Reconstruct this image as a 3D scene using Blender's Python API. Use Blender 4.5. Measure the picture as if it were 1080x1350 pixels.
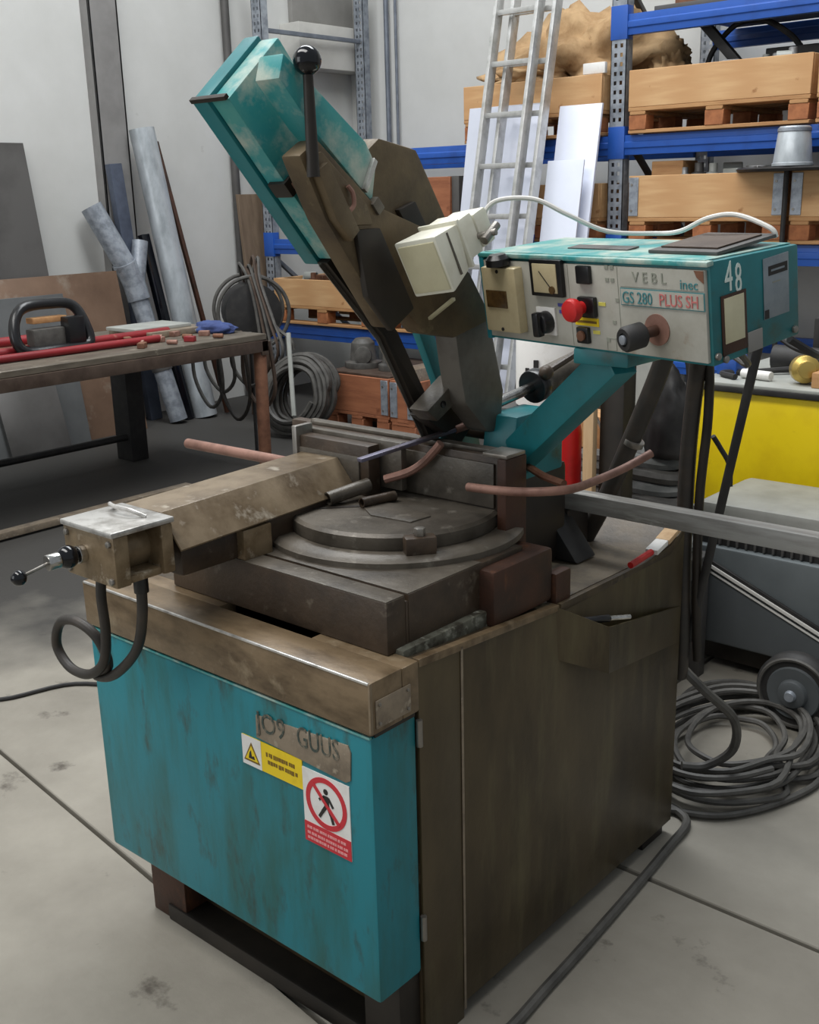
import bpy, bmesh, math, random
from mathutils import Vector, Matrix, noise
random.seed(7)
for o in list(bpy.data.objects): bpy.data.objects.remove(o)
SC = bpy.context.scene
COL = SC.collection
# ------------------------------------------------------------------ camera
F, YAW, PITCH, ROLL = 1443.0, math.radians(41.26), math.radians(16.18), math.radians(-1.4)
CAM = Vector((1.114, -1.161, 1.55))
fwd = Vector((-math.sin(YAW)*math.cos(PITCH), math.cos(YAW)*math.cos(PITCH), -math.sin(PITCH)))
rt0 = Vector((math.cos(YAW), math.sin(YAW), 0)); up0 = rt0.cross(fwd)
rt = rt0*math.cos(ROLL) + up0*math.sin(ROLL); upv = -rt0*math.sin(ROLL) + up0*math.cos(ROLL)
cd = bpy.data.cameras.new('camera'); cam = bpy.data.objects.new('camera', cd); COL.objects.link(cam)
cd.sensor_fit = 'VERTICAL'; cd.sensor_height = 24; cd.lens = F/1350*24; cd.clip_start = .05; cd.clip_end = 100
m = Matrix((rt, upv, -fwd)).transposed().to_4x4(); m.translation = CAM; cam.matrix_world = m
SC.camera = cam
# ------------------------------------------------------------------ world, lights, exposure
w = bpy.data.worlds.new('world'); SC.world = w; w.use_nodes = True
bg = w.node_tree.nodes['Background']; bg.inputs[0].default_value = (.86, .93, 1, 1); bg.inputs[1].default_value = .32
def area(name, loc, aim, sx, sy, power, col):
    l = bpy.data.lights.new(name, 'AREA'); l.shape = 'RECTANGLE'; l.size = sx; l.size_y = sy; l.energy = power; l.color = col
    o = bpy.data.objects.new(name, l); COL.objects.link(o); o.location = loc
    o.rotation_euler = (Vector(aim) - Vector(loc)).to_track_quat('-Z', 'Y').to_euler(); return o
area('roof_skylight', (-2.4, 2.8, 6.2), (-2.4, 2.8, 0), 5.5, 1.6, 290, (.95, .98, 1))
area('roof_skylight_front', (-1.6, -1.6, 6.0), (-1.6, -.6, 0), 6.0, 1.6, 270, (1, .98, .95))
area('front_left_fill', (-3.4, -5.6, 2.4), (-.8, 1.5, .9), 3.2, 3.2, 70, (.95, .98, 1))  # added unseen fill light from the front left, brightens the front faces
SC.view_settings.view_transform = 'Standard'; SC.view_settings.look = 'None'
SC.view_settings.exposure = .1; SC.view_settings.gamma = 1; SC.view_settings.use_curve_mapping = False
# ------------------------------------------------------------------ materials
def S(r, g, b):
    f = lambda c: (c/255/12.92) if c/255 <= .04045 else ((c/255+.055)/1.055)**2.4
    return (f(r), f(g), f(b), 1)
MAT = {}
def mat(name, c1, c2=None, scale=6, lo=.4, hi=.65, st=(1, 1, 1), rough=.6, metal=0, bump=0, bscale=40,
        c3=None, s3=20, lo3=.6, hi3=.7, st3=(1, 1, 1), wave=None, spec=.5):
    M = bpy.data.materials.new(name); M.use_nodes = True; N = M.node_tree.nodes; L = M.node_tree.links
    b = N['Principled BSDF']; b.inputs['Roughness'].default_value = rough; b.inputs['Metallic'].default_value = metal
    b.inputs['Specular IOR Level'].default_value = spec
    b.inputs['Base Color'].default_value = c1
    tc = N.new('ShaderNodeTexCoord')
    def nz(sc, stt, detail=6):
        mp = N.new('ShaderNodeMapping'); mp.inputs['Scale'].default_value = stt; L.new(tc.outputs['Object'], mp.inputs[0])
        n = N.new('ShaderNodeTexNoise'); n.inputs['Scale'].default_value = sc; n.inputs['Detail'].default_value = detail
        n.inputs['Roughness'].default_value = .62
        L.new(mp.outputs[0], n.inputs['Vector']); return n
    def mixin(prev, col, sc, stt, a, z):
        n = nz(sc, stt); r = N.new('ShaderNodeValToRGB'); r.color_ramp.elements[0].position = a; r.color_ramp.elements[1].position = z
        L.new(n.outputs['Fac'], r.inputs[0]); x = N.new('ShaderNodeMix'); x.data_type = 'RGBA'
        L.new(r.outputs[0], x.inputs[0])
        if isinstance(prev, tuple): x.inputs[6].default_value = prev
        else: L.new(prev, x.inputs[6])
        x.inputs[7].default_value = col; return x.outputs[2]
    cur = c1
    if wave:
        col, sc, dist, stt = wave
        mp = N.new('ShaderNodeMapping'); mp.inputs['Scale'].default_value = stt; L.new(tc.outputs['Object'], mp.inputs[0])
        wv = N.new('ShaderNodeTexWave'); wv.inputs['Scale'].default_value = sc; wv.inputs['Distortion'].default_value = dist
        wv.inputs['Detail'].default_value = 3; L.new(mp.outputs[0], wv.inputs['Vector'])
        x = N.new('ShaderNodeMix'); x.data_type = 'RGBA'; L.new(wv.outputs['Fac'], x.inputs[0]); x.inputs[6].default_value = c1; x.inputs[7].default_value = col
        cur = x.outputs[2]
    if c2: cur = mixin(cur, c2, scale, st, lo, hi)
    if c3: cur = mixin(cur, c3, s3, st3, lo3, hi3)
    if not isinstance(cur, tuple): L.new(cur, b.inputs['Base Color'])
    if bump:
        n = nz(bscale, (1, 1, 1)); bp = N.new('ShaderNodeBump'); bp.inputs['Strength'].default_value = bump; bp.inputs['Distance'].default_value = .01
        L.new(n.outputs['Fac'], bp.inputs['Height']); L.new(bp.outputs[0], b.inputs['Normal'])
    MAT[name] = M; return M
mat('floor', S(150, 145, 134), S(120, 115, 105), 1.6, .35, .7, rough=.7, bump=.12, bscale=60, c3=S(84, 78, 70), s3=6.5, lo3=.62, hi3=.72)
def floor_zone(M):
    # bench's shadow and floor dirt painted into the colour, with a ragged edge
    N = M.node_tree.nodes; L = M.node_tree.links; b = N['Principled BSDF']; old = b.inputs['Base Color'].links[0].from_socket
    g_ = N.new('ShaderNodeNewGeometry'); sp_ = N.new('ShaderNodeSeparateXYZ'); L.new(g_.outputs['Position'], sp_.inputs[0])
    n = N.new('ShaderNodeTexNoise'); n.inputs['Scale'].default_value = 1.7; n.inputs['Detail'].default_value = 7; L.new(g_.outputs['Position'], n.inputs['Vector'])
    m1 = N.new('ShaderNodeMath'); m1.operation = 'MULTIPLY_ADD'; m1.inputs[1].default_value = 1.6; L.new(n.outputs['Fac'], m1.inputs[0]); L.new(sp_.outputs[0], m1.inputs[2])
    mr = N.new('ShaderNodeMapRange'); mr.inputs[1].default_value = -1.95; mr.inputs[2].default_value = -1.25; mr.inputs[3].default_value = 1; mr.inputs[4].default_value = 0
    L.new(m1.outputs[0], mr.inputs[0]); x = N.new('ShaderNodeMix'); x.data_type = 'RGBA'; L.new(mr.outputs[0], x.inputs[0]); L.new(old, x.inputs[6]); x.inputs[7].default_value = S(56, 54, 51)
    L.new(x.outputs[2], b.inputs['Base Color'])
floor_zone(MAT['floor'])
mat('floor_dark', S(62, 60, 57), S(44, 42, 40), 1.1, .35, .7, rough=.65, bump=.1, bscale=50, c3=S(92, 88, 80), s3=3.5, lo3=.64, hi3=.78)
mat('joint', S(48, 45, 42), rough=.9)
mat('wall', S(206, 206, 203), S(192, 192, 188), 1.1, .35, .7, rough=.9, bump=.06, bscale=90, c3=S(150, 147, 138), s3=3.3, lo3=.68, hi3=.78)
mat('wall_beam', S(198, 196, 190), S(176, 174, 168), 2, .4, .7, rough=.9)
mat('wall_grey', S(140, 138, 134), S(128, 126, 122), 3, rough=.85)
mat('teal', S(26, 124, 136), S(34, 96, 92), 3.6, .44, .70, (3, 3, .6), .42, 0, .05, 60, c3=S(48, 60, 46), s3=8, lo3=.55, hi3=.74, st3=(2.4, 2.4, .8))
mat('teal_worn', S(52, 146, 148), S(76, 156, 150), 9, .42, .6, (1, 1, 1), .4, 0, .05, 60, c3=S(178, 190, 178), s3=11, lo3=.46, hi3=.64)
mat('teal_clean', S(30, 120, 126), S(28, 98, 102), 6, .42, .7, rough=.42, c3=S(58, 76, 62), s3=11, lo3=.58, hi3=.72)
mat('greasy_brown', S(84, 70, 50), S(52, 43, 32), 4.5, .38, .66, (2.2, 2.2, .7), .42, .15, .1, 50, c3=S(112, 98, 74), s3=13, lo3=.60, hi3=.74)
mat('greasy_side', S(86, 74, 52), S(52, 43, 29), 3.0, .36, .68, (1.6, 1.6, .6), .38, .2, .06, 50, c3=S(98, 90, 64), s3=6, lo3=.52, hi3=.78, st3=(2.4, 2.4, .4))
mat('ledge_brown', S(128, 109, 84), S(82, 66, 46), 6, .42, .68, (1.2, 3, 3), .34, .2, .07, 60, c3=S(146, 130, 106), s3=14, lo3=.58, hi3=.72)
mat('cast_dark', S(74, 60, 47), S(46, 37, 29), 7, .4, .66, rough=.42, metal=.1, bump=.12, bscale=80, c3=S(104, 95, 82), s3=22, lo3=.6, hi3=.74)
mat('cast_grey', S(98, 91, 81), S(66, 60, 52), 8, .4, .66, rough=.4, metal=.15, bump=.1, bscale=90, c3=S(128, 122, 112), s3=26, lo3=.6, hi3=.75)
mat('cover_brown', S(134, 118, 96), S(92, 76, 56), 9, .42, .66, rough=.38, metal=.12, bump=.07, bscale=70, c3=S(172, 162, 146), s3=17, lo3=.6, hi3=.72)
mat('block_tan', S(140, 122, 96), S(104, 86, 62), 14, .42, .64, rough=.4, metal=.35, c3=S(178, 166, 146), s3=26, lo3=.58, hi3=.7)
mat('worn_alu', S(206, 204, 200), S(150, 146, 140), 20, .45, .66, rough=.32, metal=.6)
mat('plinth_patch', S(96, 96, 84), S(58, 54, 44), 26, .42, .58, rough=.6, bump=.15, bscale=90, c3=S(140, 140, 128), s3=44, lo3=.55, hi3=.66)
mat('rust_dark', S(70, 42, 28), S(46, 30, 22), 9, .4, .65, rough=.55, metal=.15, bump=.1, bscale=80, c3=S(108, 66, 38), s3=11, lo3=.60, hi3=.76, st3=(2, 2, .6))
mat('tray_grime', S(112, 100, 82), S(66, 58, 46), 7, .42, .64, rough=.55, bump=.2, bscale=60, c3=S(140, 126, 102), s3=15, lo3=.56, hi3=.7)
mat('arm_brown', S(102, 86, 62), S(64, 52, 38), 7, .42, .68, rough=.5, metal=.2, bump=.1, bscale=60, c3=S(126, 112, 84), s3=20, lo3=.6, hi3=.76)
mat('arm_grey', S(108, 103, 95), S(82, 76, 68), 9, .4, .66, rough=.45, metal=.15, bump=.06)
mat('arm_dark', S(46, 40, 34), S(32, 28, 24), 10, .4, .66, rough=.5, metal=.2)
mat('black_plastic', S(24, 24, 26), rough=.28)
mat('black_rubber', S(34, 33, 33), S(50, 48, 46), 14, .45, .7, rough=.6)
mat('ball_black', S(14, 15, 20), rough=.1)
mat('chrome', S(206, 204, 200), S(150, 148, 144), 20, rough=.2, metal=1)
mat('steel', S(150, 146, 140), S(112, 106, 98), 12, .4, .66, rough=.38, metal=.7)
mat('bar_steel', S(168, 166, 161), S(124, 120, 114), 6, .42, .66, (.6, 5, 5), .45, .1, c3=S(186, 184, 178), s3=12, lo3=.6, hi3=.7, st3=(.6, 3, 3))
mat('panel_grey', S(180, 178, 168), S(156, 152, 140), 8, .42, .68, rough=.5, c3=S(138, 118, 96), s3=14, lo3=.62, hi3=.76)
mat('cream', S(196, 182, 146), S(176, 160, 124), 14, .45, .7, rough=.45)
mat('amber_window', S(96, 72, 40), S(60, 44, 26), 40, rough=.25)
mat('white_plastic', S(226, 224, 208), S(206, 202, 180), 9, .48, .72, rough=.45, c3=S(150, 140, 112), s3=24, lo3=.68, hi3=.76)
mat('lamp_lens', S(206, 200, 168), S(186, 178, 146), 6, rough=.3)
mat('red', S(196, 30, 30), S(164, 22, 24), 12, .5, .75, rough=.4)
mat('red_print', S(196, 40, 52), rough=.45)
mat('sticker_white', S(228, 226, 222), S(206, 202, 194), 14, .5, .75, rough=.5)
mat('sticker_yellow', S(236, 204, 20), S(214, 178, 20), 14, .5, .75, rough=.5)
mat('ink', S(34, 30, 28), rough=.6)
mat('ink_brown', S(120, 92, 20), rough=.6)
mat('ink_pink', S(226, 150, 150), rough=.6)
mat('ink_teal', S(70, 128, 132), rough=.6)
mat('ink_faded', S(140, 142, 130), rough=.6)
mat('ink_redfade', S(190, 112, 108), rough=.6)
mat('ink_yellow', S(206, 196, 90), rough=.6)
mat('ink_blue', S(80, 84, 160), rough=.6)
mat('chalk', S(214, 226, 220), rough=.8)
mat('plate_worn', S(150, 136, 118), S(122, 110, 96), 20, .42, .64, rough=.45, metal=.35, c3=S(176, 164, 146), s3=40, lo3=.58, hi3=.7)
mat('plate_ink', S(54, 66, 60), S(118, 108, 92), 70, .48, .62, rough=.6)
mat('tag_plate', S(142, 150, 156), S(120, 132, 140), 20, rough=.4, metal=.4)
mat('blue_rack', S(36, 84, 168), S(30, 68, 140), 5, .5, .75, rough=.4)
mat('galv', S(160, 166, 174), S(128, 134, 142), 18, .42, .62, rough=.38, metal=.4)
mat('galv_light', S(184, 190, 194), S(150, 156, 160), 9, .42, .66, (1, 1, .4), .36, .3)
mat('rack_grey', S(122, 128, 138), S(104, 110, 120), 9, rough=.45, metal=.4)
mat('alu', S(196, 196, 194), S(164, 164, 160), 10, .45, .68, rough=.35, metal=.55)
mat('white_panel', S(206, 210, 222), S(190, 194, 206), 1.2, .4, .7, rough=.5)
mat('white_panel_b', S(222, 226, 240), S(206, 210, 226), 1.2, .4, .7, rough=.45)
mat('wood_collar', S(206, 166, 120), S(188, 144, 98), 3, .4, .7, (.6, 6, 6), .7, 0, .05, 60, c3=S(152, 104, 62), s3=7, lo3=.68, hi3=.76, wave=(S(194, 150, 104), 3, 4, (.3, 3, 6)))
mat('wood_pallet', S(184, 140, 94), S(160, 114, 72), 4, .4, .7, (1, 6, 6), .75, 0, .05, 60)
mat('wood_red', S(158, 100, 68), S(128, 76, 50), 4, .4, .7, (.8, 6, 6), .75, 0, .05, 60, c3=S(112, 62, 38), s3=8, lo3=.62, hi3=.74)
mat('wood_block', S(168, 106, 66), S(136, 82, 50), 5, .4, .7, (5, 1, 5), .8)
mat('wood_stick', S(206, 174, 134), S(186, 150, 110), 8, .4, .7, (6, 6, .6), .7)
mat('wood_dull', S(118, 100, 82), S(96, 80, 64), 5, .4, .7, (5, 5, .6), .8)
mat('burlap', S(188, 156, 116), S(158, 124, 86), 7, .42, .66, rough=.9, bump=.3, bscale=26, c3=S(128, 98, 68), s3=10, lo3=.62, hi3=.74)
mat('sheet_dark', S(92, 90, 88), S(76, 74, 72), 3, .4, .7, rough=.5, metal=.3)
mat('sheet_grey', S(112, 114, 114), S(96, 98, 98), 3, .4, .7, rough=.5, metal=.35)
mat('sheet_rust', S(116, 92, 74), S(96, 74, 58), 3, .4, .7, rough=.6, metal=.2, c3=S(132, 120, 106), s3=5, lo3=.56, hi3=.72)
mat('post_grey', S(134, 132, 130), S(118, 116, 114), 4, .4, .7, rough=.6)
mat('profile_blue', S(86, 94, 110), S(66, 72, 86), 6, .4, .7, rough=.45, metal=.4)
mat('bench_top', S(112, 104, 92), S(84, 76, 66), 5, .4, .68, (4, 1, 4), .5, .25, .1, 40, c3=S(146, 138, 124), s3=9, lo3=.6, hi3=.72)
mat('bench_frame', S(88, 74, 64), S(66, 52, 44), 9, .4, .68, rough=.55, metal=.3)
mat('rust', S(128, 88, 66), S(96, 62, 46), 12, .4, .66, rough=.65, metal=.15, bump=.1, bscale=80)
mat('rust_pink', S(152, 114, 100), S(112, 80, 68), 12, .4, .66, rough=.55, metal=.2)
mat('red_pipe', S(140, 30, 36), S(112, 24, 30), 5, .4, .7, (4, .8, 4), .45, c3=S(170, 120, 104), s3=14, lo3=.66, hi3=.76)
mat('yellow', S(244, 214, 14), S(228, 194, 12), 4, .45, .7, rough=.45, c3=S(186, 150, 20), s3=6, lo3=.66, hi3=.78)
mat('machine_grey', S(104, 110, 112), S(92, 98, 100), 4, .4, .7, rough=.45)
mat('machine_dark', S(84, 88, 90), S(74, 78, 80), 4, .4, .7, rough=.5)
mat('machine_light', S(166, 168, 162), S(146, 148, 142), 6, .4, .7, rough=.45)
mat('lid_grey', S(146, 146, 140), S(124, 124, 118), 5, .4, .7, rough=.5)
mat('hose_grey', S(86, 84, 80), S(64, 62, 59), 16, .4, .66, rough=.55)
mat('hose_dark', S(44, 40, 36), S(60, 52, 44), 16, .45, .68, rough=.5)
mat('cable_white', S(216, 214, 208), rough=.45)
mat('rag', S(132, 133, 131), S(98, 100, 98), 9, .4, .66, rough=.9, bump=.2, bscale=40)
mat('blue_cloth', S(64, 80, 128), S(48, 60, 104), 12, rough=.9)
mat('brass', S(190, 164, 92), rough=.35, metal=.7)
mat('scrap', S(150, 150, 150), S(90, 86, 82), 16, .4, .66, rough=.45, metal=.4)
mat('blueish_steel', S(112, 110, 130), S(96, 84, 84), 16, rough=.4, metal=.5)
# ------------------------------------------------------------------ mesh helpers
WL = {}
CACHE = {}
def catmull(pts, k=6, closed=False):
    P = [Vector(p) for p in pts]; n = len(P); out = []
    rng = range(n) if closed else range(n-1)
    for i in rng:
        if closed: a, b, c, d = P[(i-1) % n], P[i], P[(i+1) % n], P[(i+2) % n]
        else: a, b, c, d = P[max(i-1, 0)], P[i], P[i+1], P[min(i+2, n-1)]
        for j in range(k):
            t = j/k
            out.append(.5*((2*b) + (c-a)*t + (2*a-5*b+4*c-d)*t*t + (3*b-a-3*c+d)*t**3))
    if not closed: out.append(P[-1])
    return out
class MB:
    def __init__(s): s.v = []; s.f = []
    def add(s, V, Fc):
        b = len(s.v); s.v += [Vector(p) for p in V]; s.f += [[b+i for i in q] for q in Fc]; return s
    def box(s, x0, x1, y0, y1, z0, z1, M=None):
        V = [(x, y, z) for z in (z0, z1) for y in (y0, y1) for x in (x0, x1)]
        if M is not None: V = [M @ Vector(p) for p in V]
        return s.add(V, [(0, 2, 3, 1), (4, 5, 7, 6), (0, 1, 5, 4), (2, 6, 7, 3), (0, 4, 6, 2), (1, 3, 7, 5)])
    def bar(s, p0, p1, wx, wz, side=None):
        p0 = Vector(p0); p1 = Vector(p1); d = (p1-p0).normalized()
        sd = Vector(side) if side else (Vector((0, 0, 1)) if abs(d.z) < .9 else Vector((1, 0, 0)))
        a = d.cross(sd).normalized(); b = a.cross(d).normalized()
        V = [p + a*wx/2*i + b*wz/2*j for p in (p0, p1) for i, j in ((-1, -1), (1, -1), (1, 1), (-1, 1))]
        return s.add(V, [(3, 2, 1, 0), (4, 5, 6, 7), (0, 1, 5, 4), (1, 2, 6, 5), (2, 3, 7, 6), (3, 0, 4, 7)])
    def prism(s, poly, fn, w0, w1):
        n = len(poly); V = [fn(a, b, w0) for a, b in poly] + [fn(a, b, w1) for a, b in poly]
        return s.add(V, [list(range(n))[::-1], list(range(n, 2*n))] + [[i, (i+1) % n, n+(i+1) % n, n+i] for i in range(n)])
    def cyl(s, p0, p1, r0, r1=None, n=20):
        r1 = r0 if r1 is None else r1; p0 = Vector(p0); p1 = Vector(p1); d = (p1-p0).normalized()
        a = d.orthogonal().normalized(); b = d.cross(a)
        V = [p + (a*math.cos(2*math.pi*i/n) + b*math.sin(2*math.pi*i/n))*r for p, r in ((p0, r0), (p1, r1)) for i in range(n)]
        return s.add(V, [list(range(n))[::-1], list(range(n, 2*n))] + [[i, (i+1) % n, n+(i+1) % n, n+i] for i in range(n)])
    def pipe(s, p0, p1, r, t=.004, n=24):
        p0 = Vector(p0); p1 = Vector(p1); d = (p1-p0).normalized(); a = d.orthogonal().normalized(); b = d.cross(a)
        V = [p + (a*math.cos(2*math.pi*i/n) + b*math.sin(2*math.pi*i/n))*q for p, q in ((p0, r), (p1, r), (p1, r-t), (p0, r-t)) for i in range(n)]
        return s.add(V, [[k*n+i, k*n+(i+1) % n, ((k+1) % 4)*n+(i+1) % n, ((k+1) % 4)*n+i] for k in range(4) for i in range(n)])
    def tube(s, pts, r, n=8, k=6, closed=False):
        P = catmull(pts, k, closed) if k > 1 else [Vector(p) for p in pts]
        m_ = len(P); V = []; a = None
        for i, p in enumerate(P):
            q = P[(i+1) % m_] if closed else P[min(i+1, m_-1)]; o = P[(i-1) % m_] if closed else P[max(i-1, 0)]
            d = (q-o).normalized()
            a = d.orthogonal().normalized() if a is None else (a - d*a.dot(d)).normalized()
            b = d.cross(a); V += [p + (a*math.cos(2*math.pi*j/n) + b*math.sin(2*math.pi*j/n))*r for j in range(n)]
        Fc = [[i*n+j, i*n+(j+1) % n, ((i+1) % m_)*n+(j+1) % n, ((i+1) % m_)*n+j] for i in range(m_ if closed else m_-1) for j in range(n)]
        if not closed: Fc += [list(range(n))[::-1], [(m_-1)*n+j for j in range(n)]]
        return s.add(V, Fc)
    def ball(s, c, r, n=18, sq=(1, 1, 1)):
        c = Vector(c); V = [c + Vector((0, 0, r*sq[2]))]; h = n//2
        for i in range(1, h):
            t = math.pi*i/h
            V += [c + Vector((r*sq[0]*math.sin(t)*math.cos(2*math.pi*j/n), r*sq[1]*math.sin(t)*math.sin(2*math.pi*j/n), r*sq[2]*math.cos(t))) for j in range(n)]
        V.append(c - Vector((0, 0, r*sq[2]))); e = len(V)-1
        Fc = [[0, 1+j, 1+(j+1) % n] for j in range(n)] + [[e, e-n+(j+1) % n, e-n+j] for j in range(n)]
        for i in range(h-2): Fc += [[1+i*n+j, 1+(i+1)*n+j, 1+(i+1)*n+(j+1) % n, 1+i*n+(j+1) % n] for j in range(n)]
        return s.add(V, Fc)
    def lathe(s, prof, c, ax=(0, 0, 1), n=28):
        c = Vector(c); d = Vector(ax).normalized(); a = d.orthogonal().normalized(); b = d.cross(a)
        V = [c + d*h + (a*math.cos(2*math.pi*j/n) + b*math.sin(2*math.pi*j/n))*r for r, h in prof for j in range(n)]
        k = len(prof)
        return s.add(V, [[i*n+j, i*n+(j+1) % n, (i+1)*n+(j+1) % n, (i+1)*n+j] for i in range(k-1) for j in range(n)] + [list(range(n))[::-1], [(k-1)*n+j for j in range(n)]])
    def build(s, name, mt, parent=None, bevel=0, smooth=False, M=None, seg=2, sharp=True):
        V = [M @ p for p in s.v] if M is not None else s.v
        lo = Vector([min(p[i] for p in V) for i in range(3)]); hi = Vector([max(p[i] for p in V) for i in range(3)])
        c = Vector(((lo.x+hi.x)/2, (lo.y+hi.y)/2, lo.z))
        me = bpy.data.meshes.new(name); bm = bmesh.new()
        vs = [bm.verts.new(p-c) for p in V]
        for q in s.f:
            try: bm.faces.new([vs[i] for i in q])
            except ValueError: pass
        bmesh.ops.recalc_face_normals(bm, faces=bm.faces)
        if bevel:
            ed = [e for e in bm.edges if len(e.link_faces) == 2 and e.calc_face_angle(0) > .5]
            bmesh.ops.bevel(bm, geom=ed, offset=bevel, segments=seg, affect='EDGES', profile=.6, clamp_overlap=True)
        for q in bm.faces: q.smooth = smooth or bool(bevel)
        if (smooth or bevel) and sharp:
            for e in bm.edges:
                if len(e.link_faces) == 2 and e.calc_face_angle(0) > .7: e.smooth = False
        bm.to_mesh(me); bm.free(); me.materials.append(MAT[mt])
        return link(name, me, c, parent)
def link(name, me, c, parent=None, rz=0):
    o = bpy.data.objects.new(name, me); COL.objects.link(o); WL[o.name] = Vector(c)
    if parent: o.parent = parent; o.location = Vector(c) - WL[parent.name]
    else: o.location = c
    if rz: o.rotation_euler.z = rz
    return o
def piece(name, sx, sy, sz, c, mt, parent=None, bev=.003, rz=0):
    """a bevelled board, block or plank, c = centre of its base; alike pieces share a mesh"""
    k = (round(sx, 3), round(sy, 3), round(sz, 3), mt, bev)
    if k not in CACHE:
        o = MB().box(-sx/2, sx/2, -sy/2, sy/2, 0, sz).build(name, mt, None, bev, seg=1); CACHE[k] = o.data
        COL.objects.unlink(o); WL.pop(o.name, None); bpy.data.objects.remove(o)
    return link(name, CACHE[k], c, parent, rz)
def tag(o, label, cat, group=None):
    o['label'] = label; o['category'] = cat
    if group: o['group'] = group
    return o
def thing(name, label, cat, loc, group=None):
    o = bpy.data.objects.new(name, None); o.empty_display_size = .1; COL.objects.link(o); o.location = loc; WL[o.name] = Vector(loc)
    return tag(o, label, cat, group)
def struct(o): o['kind'] = 'structure'; return o
def text(name, body, size, M, mt, parent, ext=.0006, sx=1):
    c = bpy.data.curves.new(name, 'FONT'); c.body = body; c.size = size; c.extrude = ext; c.resolution_u = 3
    t = bpy.data.objects.new(name, c); COL.objects.link(t); dg = bpy.context.evaluated_depsgraph_get()
    me = bpy.data.meshes.new_from_object(t.evaluated_get(dg)); bpy.data.objects.remove(t)
    b = MB(); b.v = [Vector((v.co.x*sx, v.co.y, v.co.z)) for v in me.vertices]; b.f = [list(p.vertices) for p in me.polygons]
    bpy.data.meshes.remove(me)
    return b.build(name, mt, parent, M=M)
def frame(o, u, v, n):
    return Matrix(((u[0], v[0], n[0], o[0]), (u[1], v[1], n[1], o[1]), (u[2], v[2], n[2], o[2]), (0, 0, 0, 1)))
def blob(name, c, sx, sy, sz, mt, seed=0, amp=.25, fr=2.2, parent=None, flat=True, sub=4):
    bm = bmesh.new(); bmesh.ops.create_icosphere(bm, subdivisions=sub, radius=1)
    b = MB(); o = Vector((seed*3.7, seed*1.3, seed*7.1))
    for v in bm.verts:
        k = 1 + amp*noise.fractal(v.co*fr + o, .9, 2.1, 4)
        p = v.co*k
        z = p.z if not flat else (p.z if p.z > -.35 else -.35 + (p.z+.35)*.05)
        b.v.append(Vector((c[0]+p.x*sx, c[1]+p.y*sy, c[2]+(z+(.36 if flat else 0))*sz)))
    bm.verts.index_update(); b.f = [[v.index for v in f.verts] for f in bm.faces]; bm.free()
    return b.build(name, mt, parent, smooth=True, sharp=False)
# ================================================================== THE SETTING
fl = struct(MB().box(-8, 7, -6, 8, -.10, -.03).build('floor', 'joint'))
g = .006
def lineA(x): return .222 - .1145*(x+1.73)
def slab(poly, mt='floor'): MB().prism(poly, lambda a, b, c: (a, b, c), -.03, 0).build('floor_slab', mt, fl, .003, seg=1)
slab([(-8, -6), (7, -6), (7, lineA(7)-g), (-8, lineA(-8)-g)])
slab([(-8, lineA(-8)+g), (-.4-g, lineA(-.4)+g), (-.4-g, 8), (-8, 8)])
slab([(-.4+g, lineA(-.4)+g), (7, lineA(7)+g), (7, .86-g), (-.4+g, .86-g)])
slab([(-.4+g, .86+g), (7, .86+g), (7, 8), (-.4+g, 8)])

WX, WY = -5.75, 6.05
struct(MB().box(WX-.2, WX, -6, WY+.2, -.03, 6).build('wall_left', 'wall'))
struct(MB().box(WX, 7, WY, WY+.2, -.03, 6).build('wall_back', 'wall'))
# white concrete beam and grey recess in the corner, steel column and pipes on the left wall
struct(MB().box(WX, WX+.22, 5.25, WY, 2.53, 2.86).build('trim_1', 'wall_beam', None, .01))
struct(MB().box(WX, WX+.05, 5.35, WY, 2.86, 3.6).build('trim_2', 'wall_grey', None, .01))
b = MB(); b.box(WX, WX+.10, 3.44, 3.455, 0, 6); b.box(WX, WX+.10, 3.655, 3.67, 0, 6); b.box(WX+.085, WX+.10, 3.44, 3.67, 0, 6)
tag(b.build('steel_column', 'post_grey', None, .002, seg=1), 'grey steel column standing against the white left wall', 'column')
tag(MB().cyl((WX+.05, 4.66, 0), (WX+.05, 4.66, 6), .032).build('wall_pipe', 'sheet_dark', None, smooth=True), 'thin dark vertical pipe running up the white wall near the corner', 'pipe')
tag(MB().cyl((-5.3, WY-.04, 0), (-5.3, WY-.04, 6), .02).cyl((-5.2, WY-.04, 0), (-5.2, WY-.04, 6), .012).build('conduit_pipe', 'rack_grey', None, smooth=True), 'slim grey conduit running up the back wall beside the rack', 'pipe')
# ================================================================== BAND SAW
saw = thing('band_saw', 'teal and brown metal-cutting band saw with its arm raised', 'band saw', (-.4, .53, 0))
def part(b, name, mt, bevel=0, par=None, **k): return b.build(name, mt, par or saw, bevel, **k)
# cabinet
prof = [(.118, .03), (1.07, .03), (1.07, .80), (1.0, .765), (.90, .752), (.56, .758), (.50, .765), (.118, .793)]
yz = lambda a, b_, c: (c, a, b_)
part(MB().prism(prof, yz, -.745, -.004), 'cabinet_body', 'greasy_brown', .004)
pp = [(.238, .035), (1.068, .035), (1.068, .80), (1.0, .768), (.90, .755), (.56, .762), (.50, .768), (.238, .786)]
sp = part(MB().prism(pp, yz, -.004, .002), 'side_panel', 'greasy_side', .0015)
part(MB().prism([(.118, .0), (.233, .0), (.233, .786), (.118, .795)], yz, -.004, .002), 'corner_panel', 'greasy_side', .0015)
part(MB().box(.0025, .004, .2325, .2385, .02, .785), 'panel_seam', 'plate_worn', .0005)
door = part(MB().box(-.803, .0, 0, .112, .1824, .70), 'cabinet_door', 'teal', .007)
part(MB().box(-.80, -.002, -.0015, .004, .697, .7015), 'door_edge', 'teal_worn', .001, door)
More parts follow.
